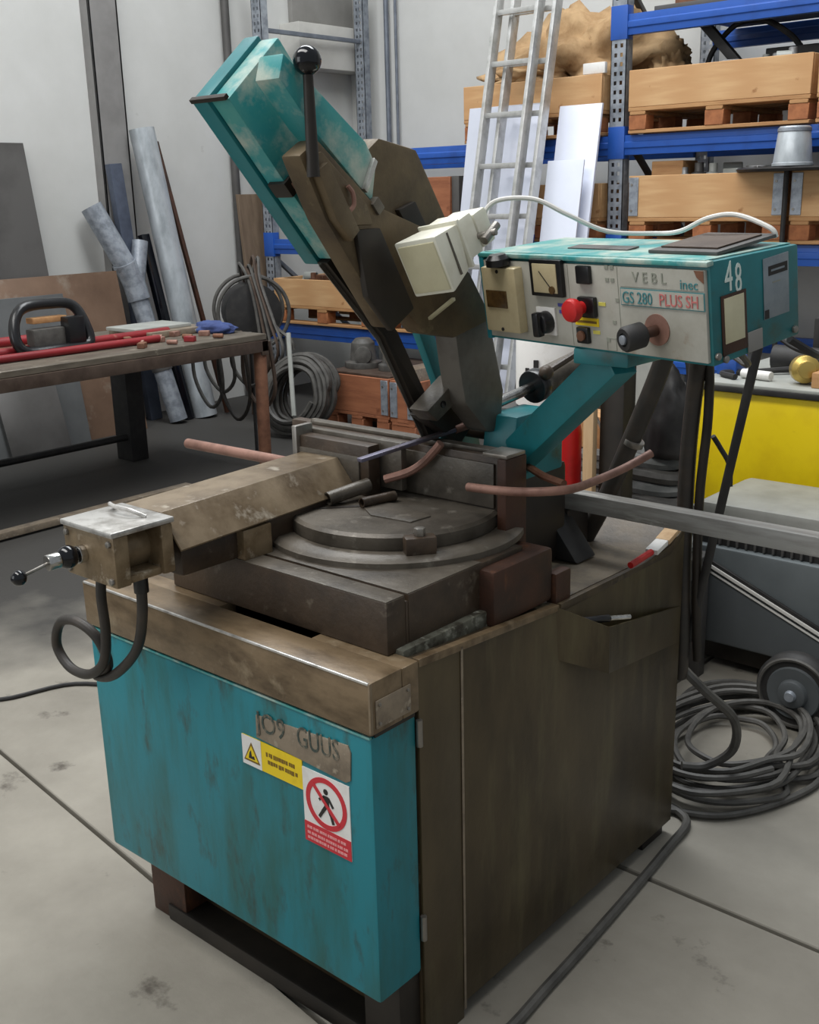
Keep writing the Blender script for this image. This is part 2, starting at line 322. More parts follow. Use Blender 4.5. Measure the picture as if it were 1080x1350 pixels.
for z in (.64, .25): part(MB().cyl((.004, .116, z), (.004, .116, z+.05), .006, n=10), 'hinge', 'steel', 0, door, smooth=True)
b = MB(); b.box(-.806, .004, -.004, .076, .706, .80); b.box(-.806, -.463, .076, .118, .706, .799); b.box(-.212, .004, .076, .118, .706, .799)
part(b, 'front_ledge', 'ledge_brown', .004)
part(MB().box(-.80, 0, .01, .11, .698, .708), 'ledge_gap', 'arm_dark')
part(MB().box(-.80, .002, -.0055, -.001, .7965, .8012), 'worn_edge', 'worn_alu', .0015)
part(MB().box(.0005, .0052, -.0045, .002, .71, .80), 'worn_edge', 'cover_brown', .0015)
part(MB().box(-.70, -.005, .055, .118, 0, .04), 'base_skid', 'arm_dark', .004)
lp = part(MB().box(.004, .0065, .008, .094, .716, .766), 'rating_plate', 'plate_worn', .001)
for y in (.016, .086):
    for z in (.724, .758): part(MB().cyl((.006, y, z), (.009, y, z), .003, n=8), 'rivet', 'steel', 0, lp)
part(MB().box(-.76, -.64, .06, .16, 0, .1825), 'foot', 'rust_dark', .004)
part(MB().box(-.64, -.02, .09, .115, .12, .15), 'base_rail', 'rust_dark', .004)
part(MB().box(-.10, -.01, .06, .118, 0, .1825), 'foot', 'arm_dark', .004)
for x in (-.70, -.06): part(MB().box(x-.05, x+.05, .95, 1.05, 0, .03), 'foot', 'arm_dark', .003)
# side pocket
T0, T1, T2 = Vector((.002, .535, .766)), Vector((.062, .640, .704)), Vector((.003, 1.062, .606))
B0, B1, B2 = Vector((.002, .546, .649)), Vector((.060, .646, .600)), Vector((.003, 1.064, .515))
b = MB(); i3 = Vector((-.003, .002, 0))
for t0, t1, b0, b1 in ((T0, T1, B0, B1), (T1, T2, B1, B2)):
    b.add([t0, t1, b1, b0, t0+i3, t1+i3, b1+i3, b0+i3], [(0, 1, 2, 3), (7, 6, 5, 4), (0, 4, 5, 1), (1, 5, 6, 2), (2, 6, 7, 3), (3, 7, 4, 0)])
b.add([B0, B1, B2, B0+Vector((0, 0, .004)), B1+Vector((0, 0, .004)), B2+Vector((0, 0, .004))], [(2, 1, 0), (3, 4, 5), (0, 1, 4, 3), (1, 2, 5, 4), (2, 0, 3, 5)])
part(b, 'side_pocket', 'greasy_side')
# tray deck, lip
part(MB().prism([(.50, .757), (1.066, .748), (1.066, .757), (.50, .768)], yz, -.74, -.012), 'drip_tray', 'tray_grime', .002)
part(MB().prism([(.12, .785), (.545, .755), (.545, .768), (.12, .80)], yz, -.012, .004), 'tray_lip', 'ledge_brown', .0015)
part(MB().prism([(.55, .75), (1.0, .75), (1.068, .785), (1.068, .803), (1.0, .772), (.90, .762), (.55, .768)], yz, -.008, .004), 'tray_lip', 'greasy_brown', .0015)
# bed
part(MB().box(-.64, -.03, .118, .46, .768, .806), 'bed_plinth', 'plinth_patch', .003)
bed = part(MB().box(-.63, -.046, .097, .145, .80, .895).box(-.63, -.046, .145, .153, .80, .885).box(-.63, -.046, .153, .49, .80, .895).box(-.63, -.22, .49, .74, .80, .895), 'bed', 'cast_dark', .003)
part(MB().box(-.63, -.048, .098, .1448, .8945, .8965).box(-.63, -.048, .1535, .36, .8945, .8965), 'ground_top', 'cast_grey', .0006, bed)
part(MB().box(-.105, -.012, .352, .545, .775, .885), 'mounting_block', 'rust_dark', .010)
part(MB().box(-.03, -.004, .545, .60, .76, .83), 'clamp_lug', 'rust_dark', .008)
CT = (-.32, .43)
part(MB().lathe([(.262, 0), (.262, .012), (.250, .02)], (CT[0], CT[1], .895), n=64), 'turntable_ring', 'cast_grey', smooth=True)
tt = part(MB().lathe([(.212, 0), (.214, .004), (.214, .026), (.207, .032)], (CT[0], CT[1], .915), n=64), 'turntable', 'cast_grey', smooth=True)
part(MB().prism([(-.40, .40), (-.30, .335), (-.205, .345), (-.20, .40), (-.30, .43)], lambda a, b_, c: (a, b_, c), .945, .95), 'kerf_plate', 'cast_grey', .0015, tt)
part(MB().bar((-.46, .27, .9475), (-.34, .40, .9475), .012, .002), 'slot', 'arm_dark', 0, tt)
for ang in (-37,):
    a = math.radians(ang); p = Vector((CT[0]+.228*math.cos(a), CT[1]+.228*math.sin(a), .913))
    o = part(MB().box(-.03, .03, -.016, .016, 0, .035, Matrix.Translation(p) @ Matrix.Rotation(a+math.pi/2, 4, 'Z')), 'clamp_block', 'cast_dark', .006)
    part(MB().cyl(p+Vector((0, 0, .035)), p+Vector((0, 0, .05)), .011, n=6), 'bolt', 'steel', .001, o)
# jaws
fj = part(MB().box(-.66, -.105, .515, .56, .93, 1.055), 'fixed_jaw', 'cast_dark', .004)
part(MB().box(-.60, -.13, .509, .515, .95, 1.04), 'jaw_face', 'cast_grey', .002, fj)
part(MB().box(-.66, -.11, .53, .555, 1.055, 1.063), 'jaw_top', 'cast_grey', .002, fj)
part(MB().box(-.112, -.09, .495, .565, .80, 1.056), 'jaw_post', 'rust_dark', .004)
part(MB().box(-.15, -.092, .50, .563, 1.056, 1.064), 'post_cap', 'steel', .002)
mj = part(MB().box(-.60, -.395, .435, .47, .945, 1.055), 'moving_jaw', 'cast_dark', .004)
part(MB().box(-.63, -.34, .475, .492, .96, 1.062), 'jaw_plate', 'cast_grey', .003, mj)
part(MB().box(-.60, -.42, .431, .436, .96, 1.03), 'jaw_face', 'cast_grey', .002, mj)
part(MB().box(-.612, -.598, .425, .475, .97, 1.075), 'jaw_tab', 'steel', .002, mj)
part(MB().box(-.80, -.60, .60, .63, .985, 1.04), 'guide_fence', 'cast_dark', .004)
part(MB().box(-.72, -.40, .585, .60, .97, 1.052), 'guide_fence', 'cast_grey', .004)
part(MB().box(-.72, -.60, .56, .66, .80, .98), 'fence_bracket', 'cast_dark', .004)
# vice
part(MB().box(-.545, -.425, -.03, .435, .897, .962), 'vice_slide', 'cast_dark', .006)
part(MB().box(-.46, -.405, .10, .17, .895, .955), 'slide_bracket', 'block_tan', .003)
def skew(a, z, c): return (a - .04*(c+.055)/.485, c, z)
outer = [(-.560, .965), (-.548, 1.02), (-.440, 1.022), (-.388, .962)]
inner = [(-.391, .958), (-.4425, 1.0165), (-.545, 1.015), (-.556, .965)]
part(MB().prism(outer+inner, skew, -.055, .43), 'vice_cover', 'cover_brown', .0012)
vc = part(MB().box(-.552, -.402, -.182, -.152, .922, 1.012), 'vice_cylinder', 'block_tan', .004)
part(MB().box(-.552, -.402, -.085, -.06, .922, 1.012), 'end_plate', 'block_tan', .004, vc)
part(MB().cyl((-.477, -.153, .967), (-.477, -.084, .967), .041, n=32), 'barrel', 'block_tan', 0, vc, smooth=True)
part(MB().box(-.554, -.400, -.186, -.056, 1.012, 1.022), 'top_plate', 'worn_alu', .003, vc)
part(MB().tube([(-.53, -.085, 1.022), (-.525, -.10, 1.034), (-.50, -.11, 1.036), (-.46, -.105, 1.034), (-.435, -.09, 1.023)], .004), 'lifting_loop', 'worn_alu', 0, vc, smooth=True)
part(MB().box(-.545, -.41, -.152, -.085, .922, .935), 'lower_plate', 'block_tan', .002, vc)
for x in (-.54, -.414):
    for z in (.934, 1.0): part(MB().cyl((x, -.187, z), (x, -.181, z), .006, n=6), 'tie_bolt', 'steel', .0008, vc)
part(MB().cyl((-.495, -.182, .969), (-.495, -.196, .969), .016), 'piston_sleeve', 'chrome', .0015)
part(MB().ball((-.497, -.212, .970), .0205), 'grip_ball', 'ball_black', smooth=True)
part(MB().cyl((-.498, -.228, .969), (-.50, -.250, .968), .014), 'piston_cap', 'chrome', .0015)
part(MB().cyl((-.50, -.249, .967), (-.50, -.292, .959), .003, n=8), 'lever_rod', 'steel', smooth=True)
part(MB().ball((-.50, -.303, .957), .0135), 'grip_ball', 'ball_black', smooth=True)
part(MB().tube([(-.525, -.13, .925), (-.53, -.135, .87), (-.528, -.135, .80), (-.545, -.135, .735), (-.60, -.135, .695), (-.665, -.135, .692), (-.70, -.137, .73), (-.67, -.14, .785), (-.61, -.14, .80), (-.565, -.13, .775), (-.555, -.12, .72), (-.60, -.12, .688), (-.54, -.12, .705), (-.46, -.12, .775), (-.43, -.12, .85), (-.425, -.12, .925)], .0095, 10), 'air_hose', 'hose_dark', smooth=True)
for x, y in ((-.425, -.12), (-.525, -.13)): part(MB().cyl((x, y, .895), (x, y, .93), .013), 'hose_fitting', 'black_plastic', .001)
# ---- saw arm, pivoting in a vertical plane
CA, SA = .656, .755
def A(a, n, x): return (x, .707 - CA*a + SA*n, 1.0 + SA*a + CA*n)
arm = part(MB().prism([(.864, -.06), (.754, -.086), (.643, -.093), (.512, -.10), (.495, -.046), (.435, -.04), (.363, .016), (.302, .123), (.42, .131), (.575, .089), (.69, .02), (.856, -.012)], A, -.245, -.20), 'saw_arm', 'arm_brown', .006)
def sub(b, name, mt, bevel=0, **k): return b.build(name, mt, arm, bevel, **k)
sub(MB().prism([(.375, .045), (.315, .138), (.15, .066), (.09, .0), (.13, -.03), (.229, -.038), (.30, .0)], A, -.27, -.212), 'arm_foot', 'arm_grey', .012)
sub(MB().prism([(.75, .03), (.735, .14), (.655, .205), (.50, .185), (.40, .11), (.55, .04)], A, -.36, -.243), 'gear_housing', 'arm_brown', .01)
sub(MB().prism([(.62, .085), (.60, .13), (.51, .12), (.49, .075)], A, -.246, -.232), 'housing_rib', 'arm_dark', .004)
sub(MB().prism([(.70, -.052), (.662, -.006), (.498, -.036), (.512, -.105), (.60, -.108)], A, -.204, -.190), 'blade_channel', 'arm_dark', .003)
sub(MB().prism([(.85, -.052), (.84, -.022), (.71, .0), (.675, -.012), (.715, -.058), (.75, -.076)], A, -.204, -.194), 'side_plate', 'arm_brown', .003)
sub(MB().prism([(.80, -.03), (.80, .01), (.52, .01), (.52, -.045)], A, -.298, -.246), 'inner_rail', 'arm_dark', .004)
bc = sub(MB().prism([(.966, -.043), (.966, .108), (.66, .108), (.625, .06), (.622, -.043)], A, -.342, -.298), 'blade_cover', 'teal_worn', .004)
sub(MB().prism([(.972, -.048), (.972, .113), (.66, .113), (.615, .06), (.612, -.048)], A, -.382, -.345), 'cover_back', 'teal_clean', .004)
sub(MB().prism([(.80, -.050), (.80, -.028), (.77, -.028), (.77, -.050)], A, -.335, -.292), 'cover_latch', 'arm_dark', .003)
sub(MB().prism([(.79, -.038), (.79, -.025), (.778, -.025), (.778, -.038)], A, -.293, -.28), 'latch_pin', 'rust_pink', .002)
sub(MB().prism([(.967, -.049), (.9745, -.049), (.9745, -.040), (.967, -.040)], A, -.384, -.297), 'cover_lip', 'arm_dark', .001)
sub(MB().prism([(.965, -.004), (.985, .030), (.772, .082), (.728, .076), (.690, .026), (.87, .0)], A, -.268, -.212), 'tension_cover', 'teal_worn', .004)
sub(MB().prism([(.725, .02), (.745, .074), (.735, .076), (.715, .022)], A, -.212, -.204), 'clip', 'worn_alu', .001)
sub(MB().prism([(.70, .01), (.70, .03), (.675, .03), (.675, .01)], A, -.21, -.194), 'clip_block', 'cast_grey', .003)
sub(MB().tube([A(.735, -.05, -.19), A(.735, -.032, -.187), A(.75, -.02, -.187), A(.765, -.018, -.19)], .004), 'hook', 'rust_pink', smooth=True)
sub(MB().prism([(.62, -.050), (.61, -.015), (.39, -.002), (.128, -.047), (.14, -.086), (.41, -.036)], A, -.345, -.318), 'blade_guard', 'arm_dark', .003)
sub(MB().prism([(.62, -.058), (.62, -.051), (.41, -.037), (.14, -.087), (.14, -.094), (.41, -.046)], A, -.333, -.331), 'saw_blade', 'steel')
sub(MB().prism([(.49, -.02), (.50, .05), (.44, .06), (.42, .0)], A, -.34, -.24), 'guide_bracket', 'arm_dark', .004)
sub(MB().cyl(A(.43, .0, -.30), A(.455, .055, -.30), .004, n=8), 'bracket_rod', 'cast_grey', smooth=True)
gb = sub(MB().prism([(.272, -.098), (.232, -.092), (.200, .022), (.248, .012)], A, -.30, -.25), 'guide_block', 'cast_grey', .004)
for a_, n_ in ((.246, -.058), (.232, -.012)): sub(MB().cyl(A(a_, n_, -.252), A(a_, n_, -.247), .007, n=12), 'guide_bolt', 'ball_black', smooth=True)
sub(MB().prism([(.24, -.09), (.10, -.05), (.10, .02), (.21, .02)], A, -.325, -.285), 'guide_holder', 'arm_dark', .005)
# lift handle
sub(MB().prism([(.832, -.058), (.826, -.032), (.70, -.052), (.70, -.078), (.75, -.080)], A, -.205, -.182), 'handle_bracket', 'arm_brown', .0015)
sub(MB().cyl((-.19, .114, 1.58), (-.19, .112, 1.735), .0105, .008), 'handle_rod', 'arm_dark', smooth=True)
sub(MB().ball((-.19, .112, 1.752), .0225, 24), 'handle_ball', 'ball_black', smooth=True)
sub(MB().prism([(.385, .085), (.35, .12), (.15, .062), (.04, .0), (.11, -.03), (.19, .035)], A, -.372, -.352), 'support_bar', 'teal_clean', .003)
# column and pivot
part(MB().box(-.40, -.16, .60, .82, .76, .985), 'pivot_base', 'arm_dark', .015)
part(MB().prism([(.605, .97), (.80, .97), (.80, 1.05), (.76, 1.11), (.63, 1.11)], yz, -.24, -.16), 'pivot_bracket', 'teal_clean', .006)
part(MB().prism([(.60, .97), (.78, .97), (.74, 1.10), (.65, 1.10)], yz, -.40, -.36), 'pivot_bracket', 'teal_clean', .006)
part(MB().cyl((-.41, .70, 1.055), (-.15, .70, 1.055), .02), 'pivot_pin', 'cast_dark', .002)
hc = part(MB().cyl((-.235, .80, 1.142), (-.215, 1.12, 1.20), .032, n=24), 'lift_cylinder', 'cast_grey', .003)
part(MB().cyl((-.25, .60, 1.112), (-.237, .80, 1.142), .0115), 'piston_rod', 'chrome', 0, hc, smooth=True)
part(MB().cyl((-.262, .60, 1.11), (-.228, .60, 1.11), .021), 'rod_eye', 'cast_dark', .003, hc)
part(MB().cyl((-.236, .79, 1.141), (-.234, .815, 1.146), .037, n=24), 'gland_ring', 'black_plastic', .003, hc)
part(MB().tube([(-.205, .80, 1.175), (-.19, .87, 1.20), (-.185, 1.0, 1.235), (-.18, 1.1, 1.245)], .0075), 'oil_pipe', 'cast_dark', smooth=True)
part(MB().ball((-.205, .80, 1.175), .016), 'oil_fitting', 'cast_dark', smooth=True)
part(MB().bar((-.20, .655, 1.0), (.115, .555, 1.262), .055, .066), 'panel_arm', 'teal_clean', .005)
part(MB().box(.06, .17, .49, .62, 1.255, 1.283), 'panel_bracket', 'teal_clean', .004)
# ---- control box
v_ = Vector((.974, -.226, 0)).normalized(); d0 = Vector((-v_.y, v_.x, 0)); tl = math.radians(8.5)
dd = d0*math.cos(tl) + Vector((0, 0, 1))*math.sin(tl); ww = Vector((0, 0, 1))*math.cos(tl) - d0*math.sin(tl)
CB = frame((-.168, .547, 1.28), v_, dd, ww)          # local x along the face, y into the box, z up the face
CBF = CB @ Matrix.Rotation(math.pi/2, 4, 'X')        # x, y in the face plane, z out of it
HB = .163
cb = part(MB().prism([(.004, 0), (.22, 0), (.22, .148), (.004, HB)], lambda a, b_, c: (c, a, b_), 0, .538), 'control_box', 'teal_clean', .004, M=CB)
def csub(b, name, mt, bevel=0, **k): return b.build(name, mt, cb, bevel, M=CB, **k)
csub(MB().box(.012, .532, -.002, .006, .006, HB-.012), 'front_panel', 'panel_grey', .0015)
csub(MB().box(-.001, .539, -.004, .012, HB-.007, HB+.001), 'top_lip', 'teal_worn', .002)
csub(MB().box(.0, .012, -.003, .01, .0, HB-.006), 'side_lip', 'teal', .0015)
csub(MB().prism([(.006, HB), (.214, .149), (.214, .151), (.006, HB+.0022)], lambda a, b_, c: (c, a, b_), .01, .528), 'roof', 'teal_worn', .0006)
csub(MB().box(.025, .119, -.022, -.001, .022, .142), 'starter_cover', 'cream', .004)
csub(MB().box(.036, .092, -.0245, -.021, .068, .10), 'starter_window', 'amber_window', .001)
csub(MB().lathe([(.022, 0), (.022, .012), (.015, .02)], (.075, -.02, .146), (0, 0, 1), 16), 'starter_knob', 'black_plastic', smooth=True)
for z in (.135, .028): csub(MB().cyl((.072, -.0225, z), (.072, -.024, z), .0035, n=8), 'screw', 'ink')
csub(MB().box(.148, .228, -.011, -.001, .093, .158), 'meter_frame', 'black_plastic', .002)
csub(MB().box(.157, .217, -.0125, -.010, .100, .151), 'meter_face', 'cream', .0008)
csub(MB().cyl((.205, -.012, .106), (.205, -.015, .106), .007, n=16), 'meter_pivot', 'amber_window')
csub(MB().bar((.205, -.0135, .106), (.175, -.0135, .138), .001, .0012), 'meter_needle', 'ink')
csub(MB().box(.150, .198, -.006, -.001, .022, .072), 'switch_plate', 'sticker_white', .001)
csub(MB().cyl((.176, -.006, .046), (.176, -.026, .046), .021, .018, 24), 'switch_knob', 'black_plastic', .002)
csub(MB().box(.168, .184, -.036, -.02, .024, .068), 'switch_grip', 'black_plastic', .004)
csub(MB().box(.262, .294, -.010, -.001, .119, .150), 'push_button', 'black_plastic', .003)
csub(MB().box(.262, .302, -.012, -.001, .062, .098), 'stop_base', 'black_plastic', .004)
csub(MB().lathe([(.011, 0), (.011, .012), (.019, .016), (.021, .024), (.018, .031), (.008, .033)], (.274, -.012, .08), (0, -1, 0), 24), 'stop_button', 'red', smooth=True)
csub(MB().box(.246, .302, -.0035, -.002, .046, .060), 'stop_label', 'sticker_yellow')
csub(MB().box(.251, .298, -.0042, -.003, .051, .055), 'label_print', 'ink_brown')
csub(MB().box(.252, .280, -.010, -.001, .015, .044), 'start_button', 'black_plastic', .003)
csub(MB().cyl((.266, -.010, .0295), (.266, -.015, .0295), .009, n=16), 'button_face', 'rust', .001)
for x, z, mt in ((.305, .083, 'ink_yellow'), (.287, .033, 'ink_yellow'), (.205, .075, 'ink_blue'), (.207, .063, 'ink_blue')): csub(MB().box(x, x+.016, -.003, -.002, z, z+.006), 'print_mark', mt)
for x, z in ((.325, .158-.006), (.337, .152), (.325, .131), (.337, .131), (.345, .098), (.335, .06), (.318, .028)): csub(MB().box(x, x+.008, -.003, -.002, z-.006, z), 'print_mark', 'ink_faded')
csub(MB().box(.318, .340, -.0028, -.002, .008, .009).box(.318, .340, -.0028, -.002, .028, .029).box(.318, .319, -.0028, -.002, .008, .029).box(.339, .340, -.0028, -.002, .008, .029), 'print_square', 'ink_faded')
csub(MB().box(.236, .2368, -.0026, -.002, .008, .15).box(.352, .3528, -.0026, -.002, .008, .15), 'panel_line', 'ink_faded')
csub(MB().box(.358, .531, -.003, -.002, .119, .1505), 'logo_plate', 'panel_grey')
csub(MB().box(.358, .531, -.0035, -.0018, .088, .1165), 'model_frame', 'ink_teal')
csub(MB().box(.3595, .5295, -.004, -.0018, .0895, .115), 'model_plate', 'panel_grey')
T = Matrix.Translation
text('logo_letters', 'V E B L', .024, CBF @ T((.386, .1275, .0036)), 'ink_faded', cb)
text('logo_letters', 'inec', .022, CBF @ T((.484, .121, .0036)), 'ink_teal', cb)
text('model_letters', 'GS 280', .0275, CBF @ T((.362, .0925, .0046)), 'ink_teal', cb, sx=.80)
text('model_letters', 'PLUS SH', .0275, CBF @ T((.441, .0925, .0046)), 'ink_redfade', cb, sx=.80)
csub(MB().prism([(.513, .1505), (.531, .1505), (.531, .131), (.518, .14)], lambda a, b_, c: (a, c, b_), -.0038, -.003), 'logo_corner', 'rust', 0)
csub(MB().cyl((.432, -.002, .052), (.432, -.004, .052), .026, n=24), 'dial_scale', 'rust_pink')
csub(MB().cyl((.432, -.004, .052), (.424, -.03, .050), .009, n=16), 'dial_spindle', 'rust_dark', .001)
csub(MB().lathe([(.018, 0), (.021, .003), (.021, .034), (.018, .038), (.011, .038), (.011, .034)], (.424, -.028, .050), (-.2, -1, -.03), 24), 'dial_knob', 'black_rubber', smooth=True)
csub(MB().cyl((.4165, -.063, .049), (.4155, -.068, .049), .008, n=16), 'dial_cap', 'galv', .001)
# side face of the control box
CBS = CB @ Matrix.Translation((.538, 0, 0)) @ Matrix(((0, 0, 1, 0), (1, 0, 0, 0), (0, 1, 0, 0), (0, 0, 0, 1)))
text('chalk_number', '4', .066, CBS @ T((.036, .110, .0006)), 'chalk', cb, sx=.58)
text('chalk_number', '8', .066, CBS @ T((.060, .103, .0006)), 'chalk', cb, sx=.5)
csub(MB().box(.5385, .5405, .024, .084, .012, .106), 'card_holder', 'rust_dark', .0008)
csub(MB().box(.540, .5415, .030, .077, .030, .101), 'card', 'lamp_lens', .0003)
csub(MB().box(.5385, .540, .128, .192, .045, .142), 'type_plate', 'tag_plate', .0006)
csub(MB().box(.540, .5406, .140, .188, .113, .128), 'plate_heading', 'ink')
csub(MB().box(.5405, .5410, .146, .18, .119, .122), 'plate_print', 'tag_plate')
csub(MB().box(.540, .5405, .150, .17, .100, .102), 'plate_print', 'ink_faded')
csub(MB().box(.540, .5408, .129, .139, .046, .060), 'plate_mark', 'ink')
csub(MB().box(.5385, .541, .085, .121, .002, .035), 'blank_plate', 'wall_grey', .001)
for y, z in ((.03, .006), (.205, .012), (.012, .015)): csub(MB().cyl((.538, y, z), (.543, y, z), .006, n=10), 'side_screw', 'steel', .001)
csub(MB().box(.165, .31, .07, .10, .160, .163), 'dark_strip', 'sheet_dark', .001)
for u in (.06, .30): csub(MB().cyl((u, .11, -.012), (u, .11, .002), .02), 'cable_gland', 'black_plastic', .002)
# ---- work lamp of white plastic
LM = frame((-.106, .284, 1.428), (.989, -.047, .139), (-.007, .932, .361), (-.145, -.359, .922))
lamp = part(MB().add([(-.046, .0, -.048), (.046, .0, -.048), (.048, .0, .052), (-.048, .0, .052), (-.034, .07, -.030), (.040, .06, -.034), (.044, .07, .046), (-.040, .07, .046)], [(3, 2, 1, 0), (4, 5, 6, 7), (0, 1, 5, 4), (1, 2, 6, 5), (2, 3, 7, 6), (3, 0, 4, 7)]), 'work_lamp', 'white_plastic', .004, M=LM)
lsub = lambda b, n, mt, bv=0, **k: b.build(n, mt, lamp, bv, M=LM, **k)
lsub(MB().box(-.041, .041, -.003, .002, -.041, .044), 'lamp_lens', 'lamp_lens', .002)
lsub(MB().box(-.036, .042, .068, .112, -.022, .050), 'lamp_housing', 'white_plastic', .007)
lsub(MB().box(-.032, .044, .112, .150, -.018, .044), 'lamp_back', 'white_plastic', .007)
lsub(MB().box(-.044, .047, .064, .070, -.032, .053), 'lamp_rib', 'white_plastic', .0015)
lsub(MB().box(.0445, .047, .030, .034, -.030, .045), 'lamp_gap', 'cast_grey')
lsub(MB().cyl((.04, .110, .005), (.075, .118, .005), .006, n=10), 'lamp_clamp', 'steel', .001)
lsub(MB().cyl((.062, .095, .0), (.062, .14, .01), .008, n=10), 'clamp_screw', 'steel', .001)
part(MB().bar((-.19, .395, 1.33), (-.105, .36, 1.372), .007, .006), 'lamp_bracket', 'lamp_lens', .001)
part(MB().tube([(-.10, .43, 1.505), (-.08, .45, 1.535), (-.02, .48, 1.537), (.03, .51, 1.51), (.08, .56, 1.48), (.14, .62, 1.474), (.19, .62, 1.478), (.25, .60, 1.50), (.30, .60, 1.505), (.36, .595, 1.485), (.37, .60, 1.47)], .0042, 8), 'lamp_cable', 'cable_white', smooth=True)
part(MB().bar((-.205, .43, 1.41), (-.13, .42, 1.44), .014, .014), 'lamp_stem', 'cast_dark', .001)
# ---- conduits at the back
part(MB().tube([(.03, .93, 1.30), (-.01, .95, 1.19), (-.06, .95, 1.06), (-.137, .95, .875), (-.19, .95, .77)], .021, 12), 'conduit', 'hose_dark', smooth=True)
part(MB().cyl((-.075, .95, 1.005), (-.07, .95, 1.017), .024, n=16), 'conduit_clip', 'steel', .001)
part(MB().tube([(.05, 1.0, 1.32), (.0, 1.1, 1.2), (-.02, 1.13, 1.12), (-.03, 1.13, .95), (-.025, 1.12, .72), (-.012, 1.11, .50), (-.02, 1.12, .40)], .019, 12), 'conduit', 'hose_dark', smooth=True)
part(MB().tube([(.02, 1.0, 1.32), (.01, 1.12, 1.2), (.01, 1.14, 1.05), (.004, 1.13, .85), (.015, 1.12, .6), (.02, 1.13, .45)], .011, 10), 'conduit', 'arm_dark', smooth=True)
part(MB().tube([(.02, 1.15, 1.0), (.03, 1.17, .97), (.05, 1.18, .93), (.055, 1.18, .88)], .006, 8), 'control_cable', 'black_rubber', smooth=True)
part(MB().cyl((.15, 1.1, 1.30), (.0, 1.125, .50), .0105, n=10), 'stay_rod', 'black_rubber', smooth=True)
part(MB().tube([(.38, .66, 1.30), (.40, .72, 1.27), (.36, .85, 1.25), (.25, 1.0, 1.24), (.15, 1.09, 1.27)], .007, 8), 'control_cable', 'black_rubber', smooth=True)
part(MB().tube([(.30, .62, 1.285), (.29, .70, 1.25), (.22, .85, 1.22), (.12, 1.0, 1.21), (.03, 1.1, 1.18)], .006, 8), 'control_cable', 'hose_grey', smooth=True)
# ---- lever, stop rod on the saw
part(MB().tube([(-.14, .44, 1.008), (-.06, .44, 1.013), (.005, .445, 1.02), (.05, .50, 1.02), (.04, .60, 1.012), (.05, .70, 1.02), (.075, .76, 1.042)], .0085, 10), 'bent_lever', 'rust_pink', smooth=True)
part(MB().tube([(.0, .56, 1.01), (-.06, .58, 1.012), (-.12, .62, 1.012), (-.16, .66, 1.0)], .008, 8), 'bent_lever', 'rust', smooth=True)
part(MB().cyl((-1.08, .50, .962), (-.56, .50, .966), .0125, n=16), 'stop_rod', 'rust_pink', .002)
# stickers on the door
def front(n): return (n,)
np_ = part(MB().prism([(-.285, .612), (-.283, .657), (-.052, .672), (-.046, .660), (-.049, .607), (-.06, .600)], lambda a, b_, c: (a, c, b_), -.0025, .001), 'name_plate', 'plate_worn', .0006)
FM = frame((0, -.0028, 0), (1, 0, 0), (0, 0, 1), (0, -1, 0))
text('plate_letters', 'JO9', .056, FM @ T((-.281, .628, 0)) @ Matrix.Rotation(.04, 4, 'Z'), 'plate_ink', np_, sx=.88)
text('plate_letters', 'GUUS', .056, FM @ T((-.176, .632, 0)) @ Matrix.Rotation(.04, 4, 'Z'), 'plate_ink', np_, sx=.72)
ys = part(MB().box(-.327, -.168, -.0018, .001, .547, .606), 'danger_sticker', 'sticker_yellow')
ys['label'] = 'yellow danger sticker with a warning triangle'
part(MB().box(-.327, -.275, -.0024, -.0017, .547, .606), 'sticker_field', 'sticker_white', 0, ys)
tri = lambda s: [(-.301-s*.022, .556+(.004 if s < 1 else 0)), (-.301+s*.022, .556+(.004 if s < 1 else 0)), (-.301, .556+.040*(s if s < 1 else 1)+(.002 if s < 1 else 0))]
fxz = lambda a, b_, c: (a, c, b_)
part(MB().prism(tri(1), fxz, -.0029, -.0023), 'triangle_border', 'ink_brown', 0, ys)
part(MB().prism(tri(.78), fxz, -.0033, -.0028), 'triangle', 'sticker_yellow', 0, ys)
part(MB().prism([(-.309, .563), (-.292, .563), (-.294, .570), (-.300, .568), (-.302, .580), (-.306, .575)], fxz, -.0037, -.0032), 'hand_symbol', 'ink', 0, ys)
for row, z in enumerate((.585, .570, .558)):
    b = MB(); x = -.262 + .004*row
    while x < -.186:
        k = random.uniform(.003, .008); b.box(x, x+k, -.0022, -.0017, z-.0035+random.uniform(-.001, .001), z+.0045); x += k + random.choice((.001, .0012, .003))
    if row < 2: part(b, 'sticker_print', 'ink_brown', 0, ys)
ps = part(MB().box(-.168, -.054, -.0018, .001, .449, .594), 'prohibition_sticker', 'sticker_white')
ps['label'] = 'white sticker with red no-entry ring over a walking figure'
part(MB().box(-.168, -.054, -.0024, -.0017, .449, .4885), 'red_field', 'red_print', 0, ps)
def ring(r0, r1, cx, cz, y0, y1, n=40):
    b = MB()
    V = [(cx+r*math.cos(2*math.pi*i/n), y, cz+r*math.sin(2*math.pi*i/n)) for y in (y0, y1) for r in (r0, r1) for i in range(n)]
    q = [(0, 1), (1, 3), (3, 2), (2, 0)]
    return b.add(V, [[a*n+i, a*n+(i+1) % n, c*n+(i+1) % n, c*n+i] for a, c in q for i in range(n)])
cx, cz = -.111, .5395
part(ring(.040, .050, cx, cz, -.0026, -.0017), 'prohibition_ring', 'red_print', 0, ps)
fig = MB()
fig.ball((cx+.0, -.0022, cz+.024), .0058, 12, (1, .1, 1))
fig.prism([(cx-.006, cz+.016), (cx+.006, cz+.016), (cx+.008, cz-.006), (cx-.004, cz-.006)], fxz, -.0027, -.0018)
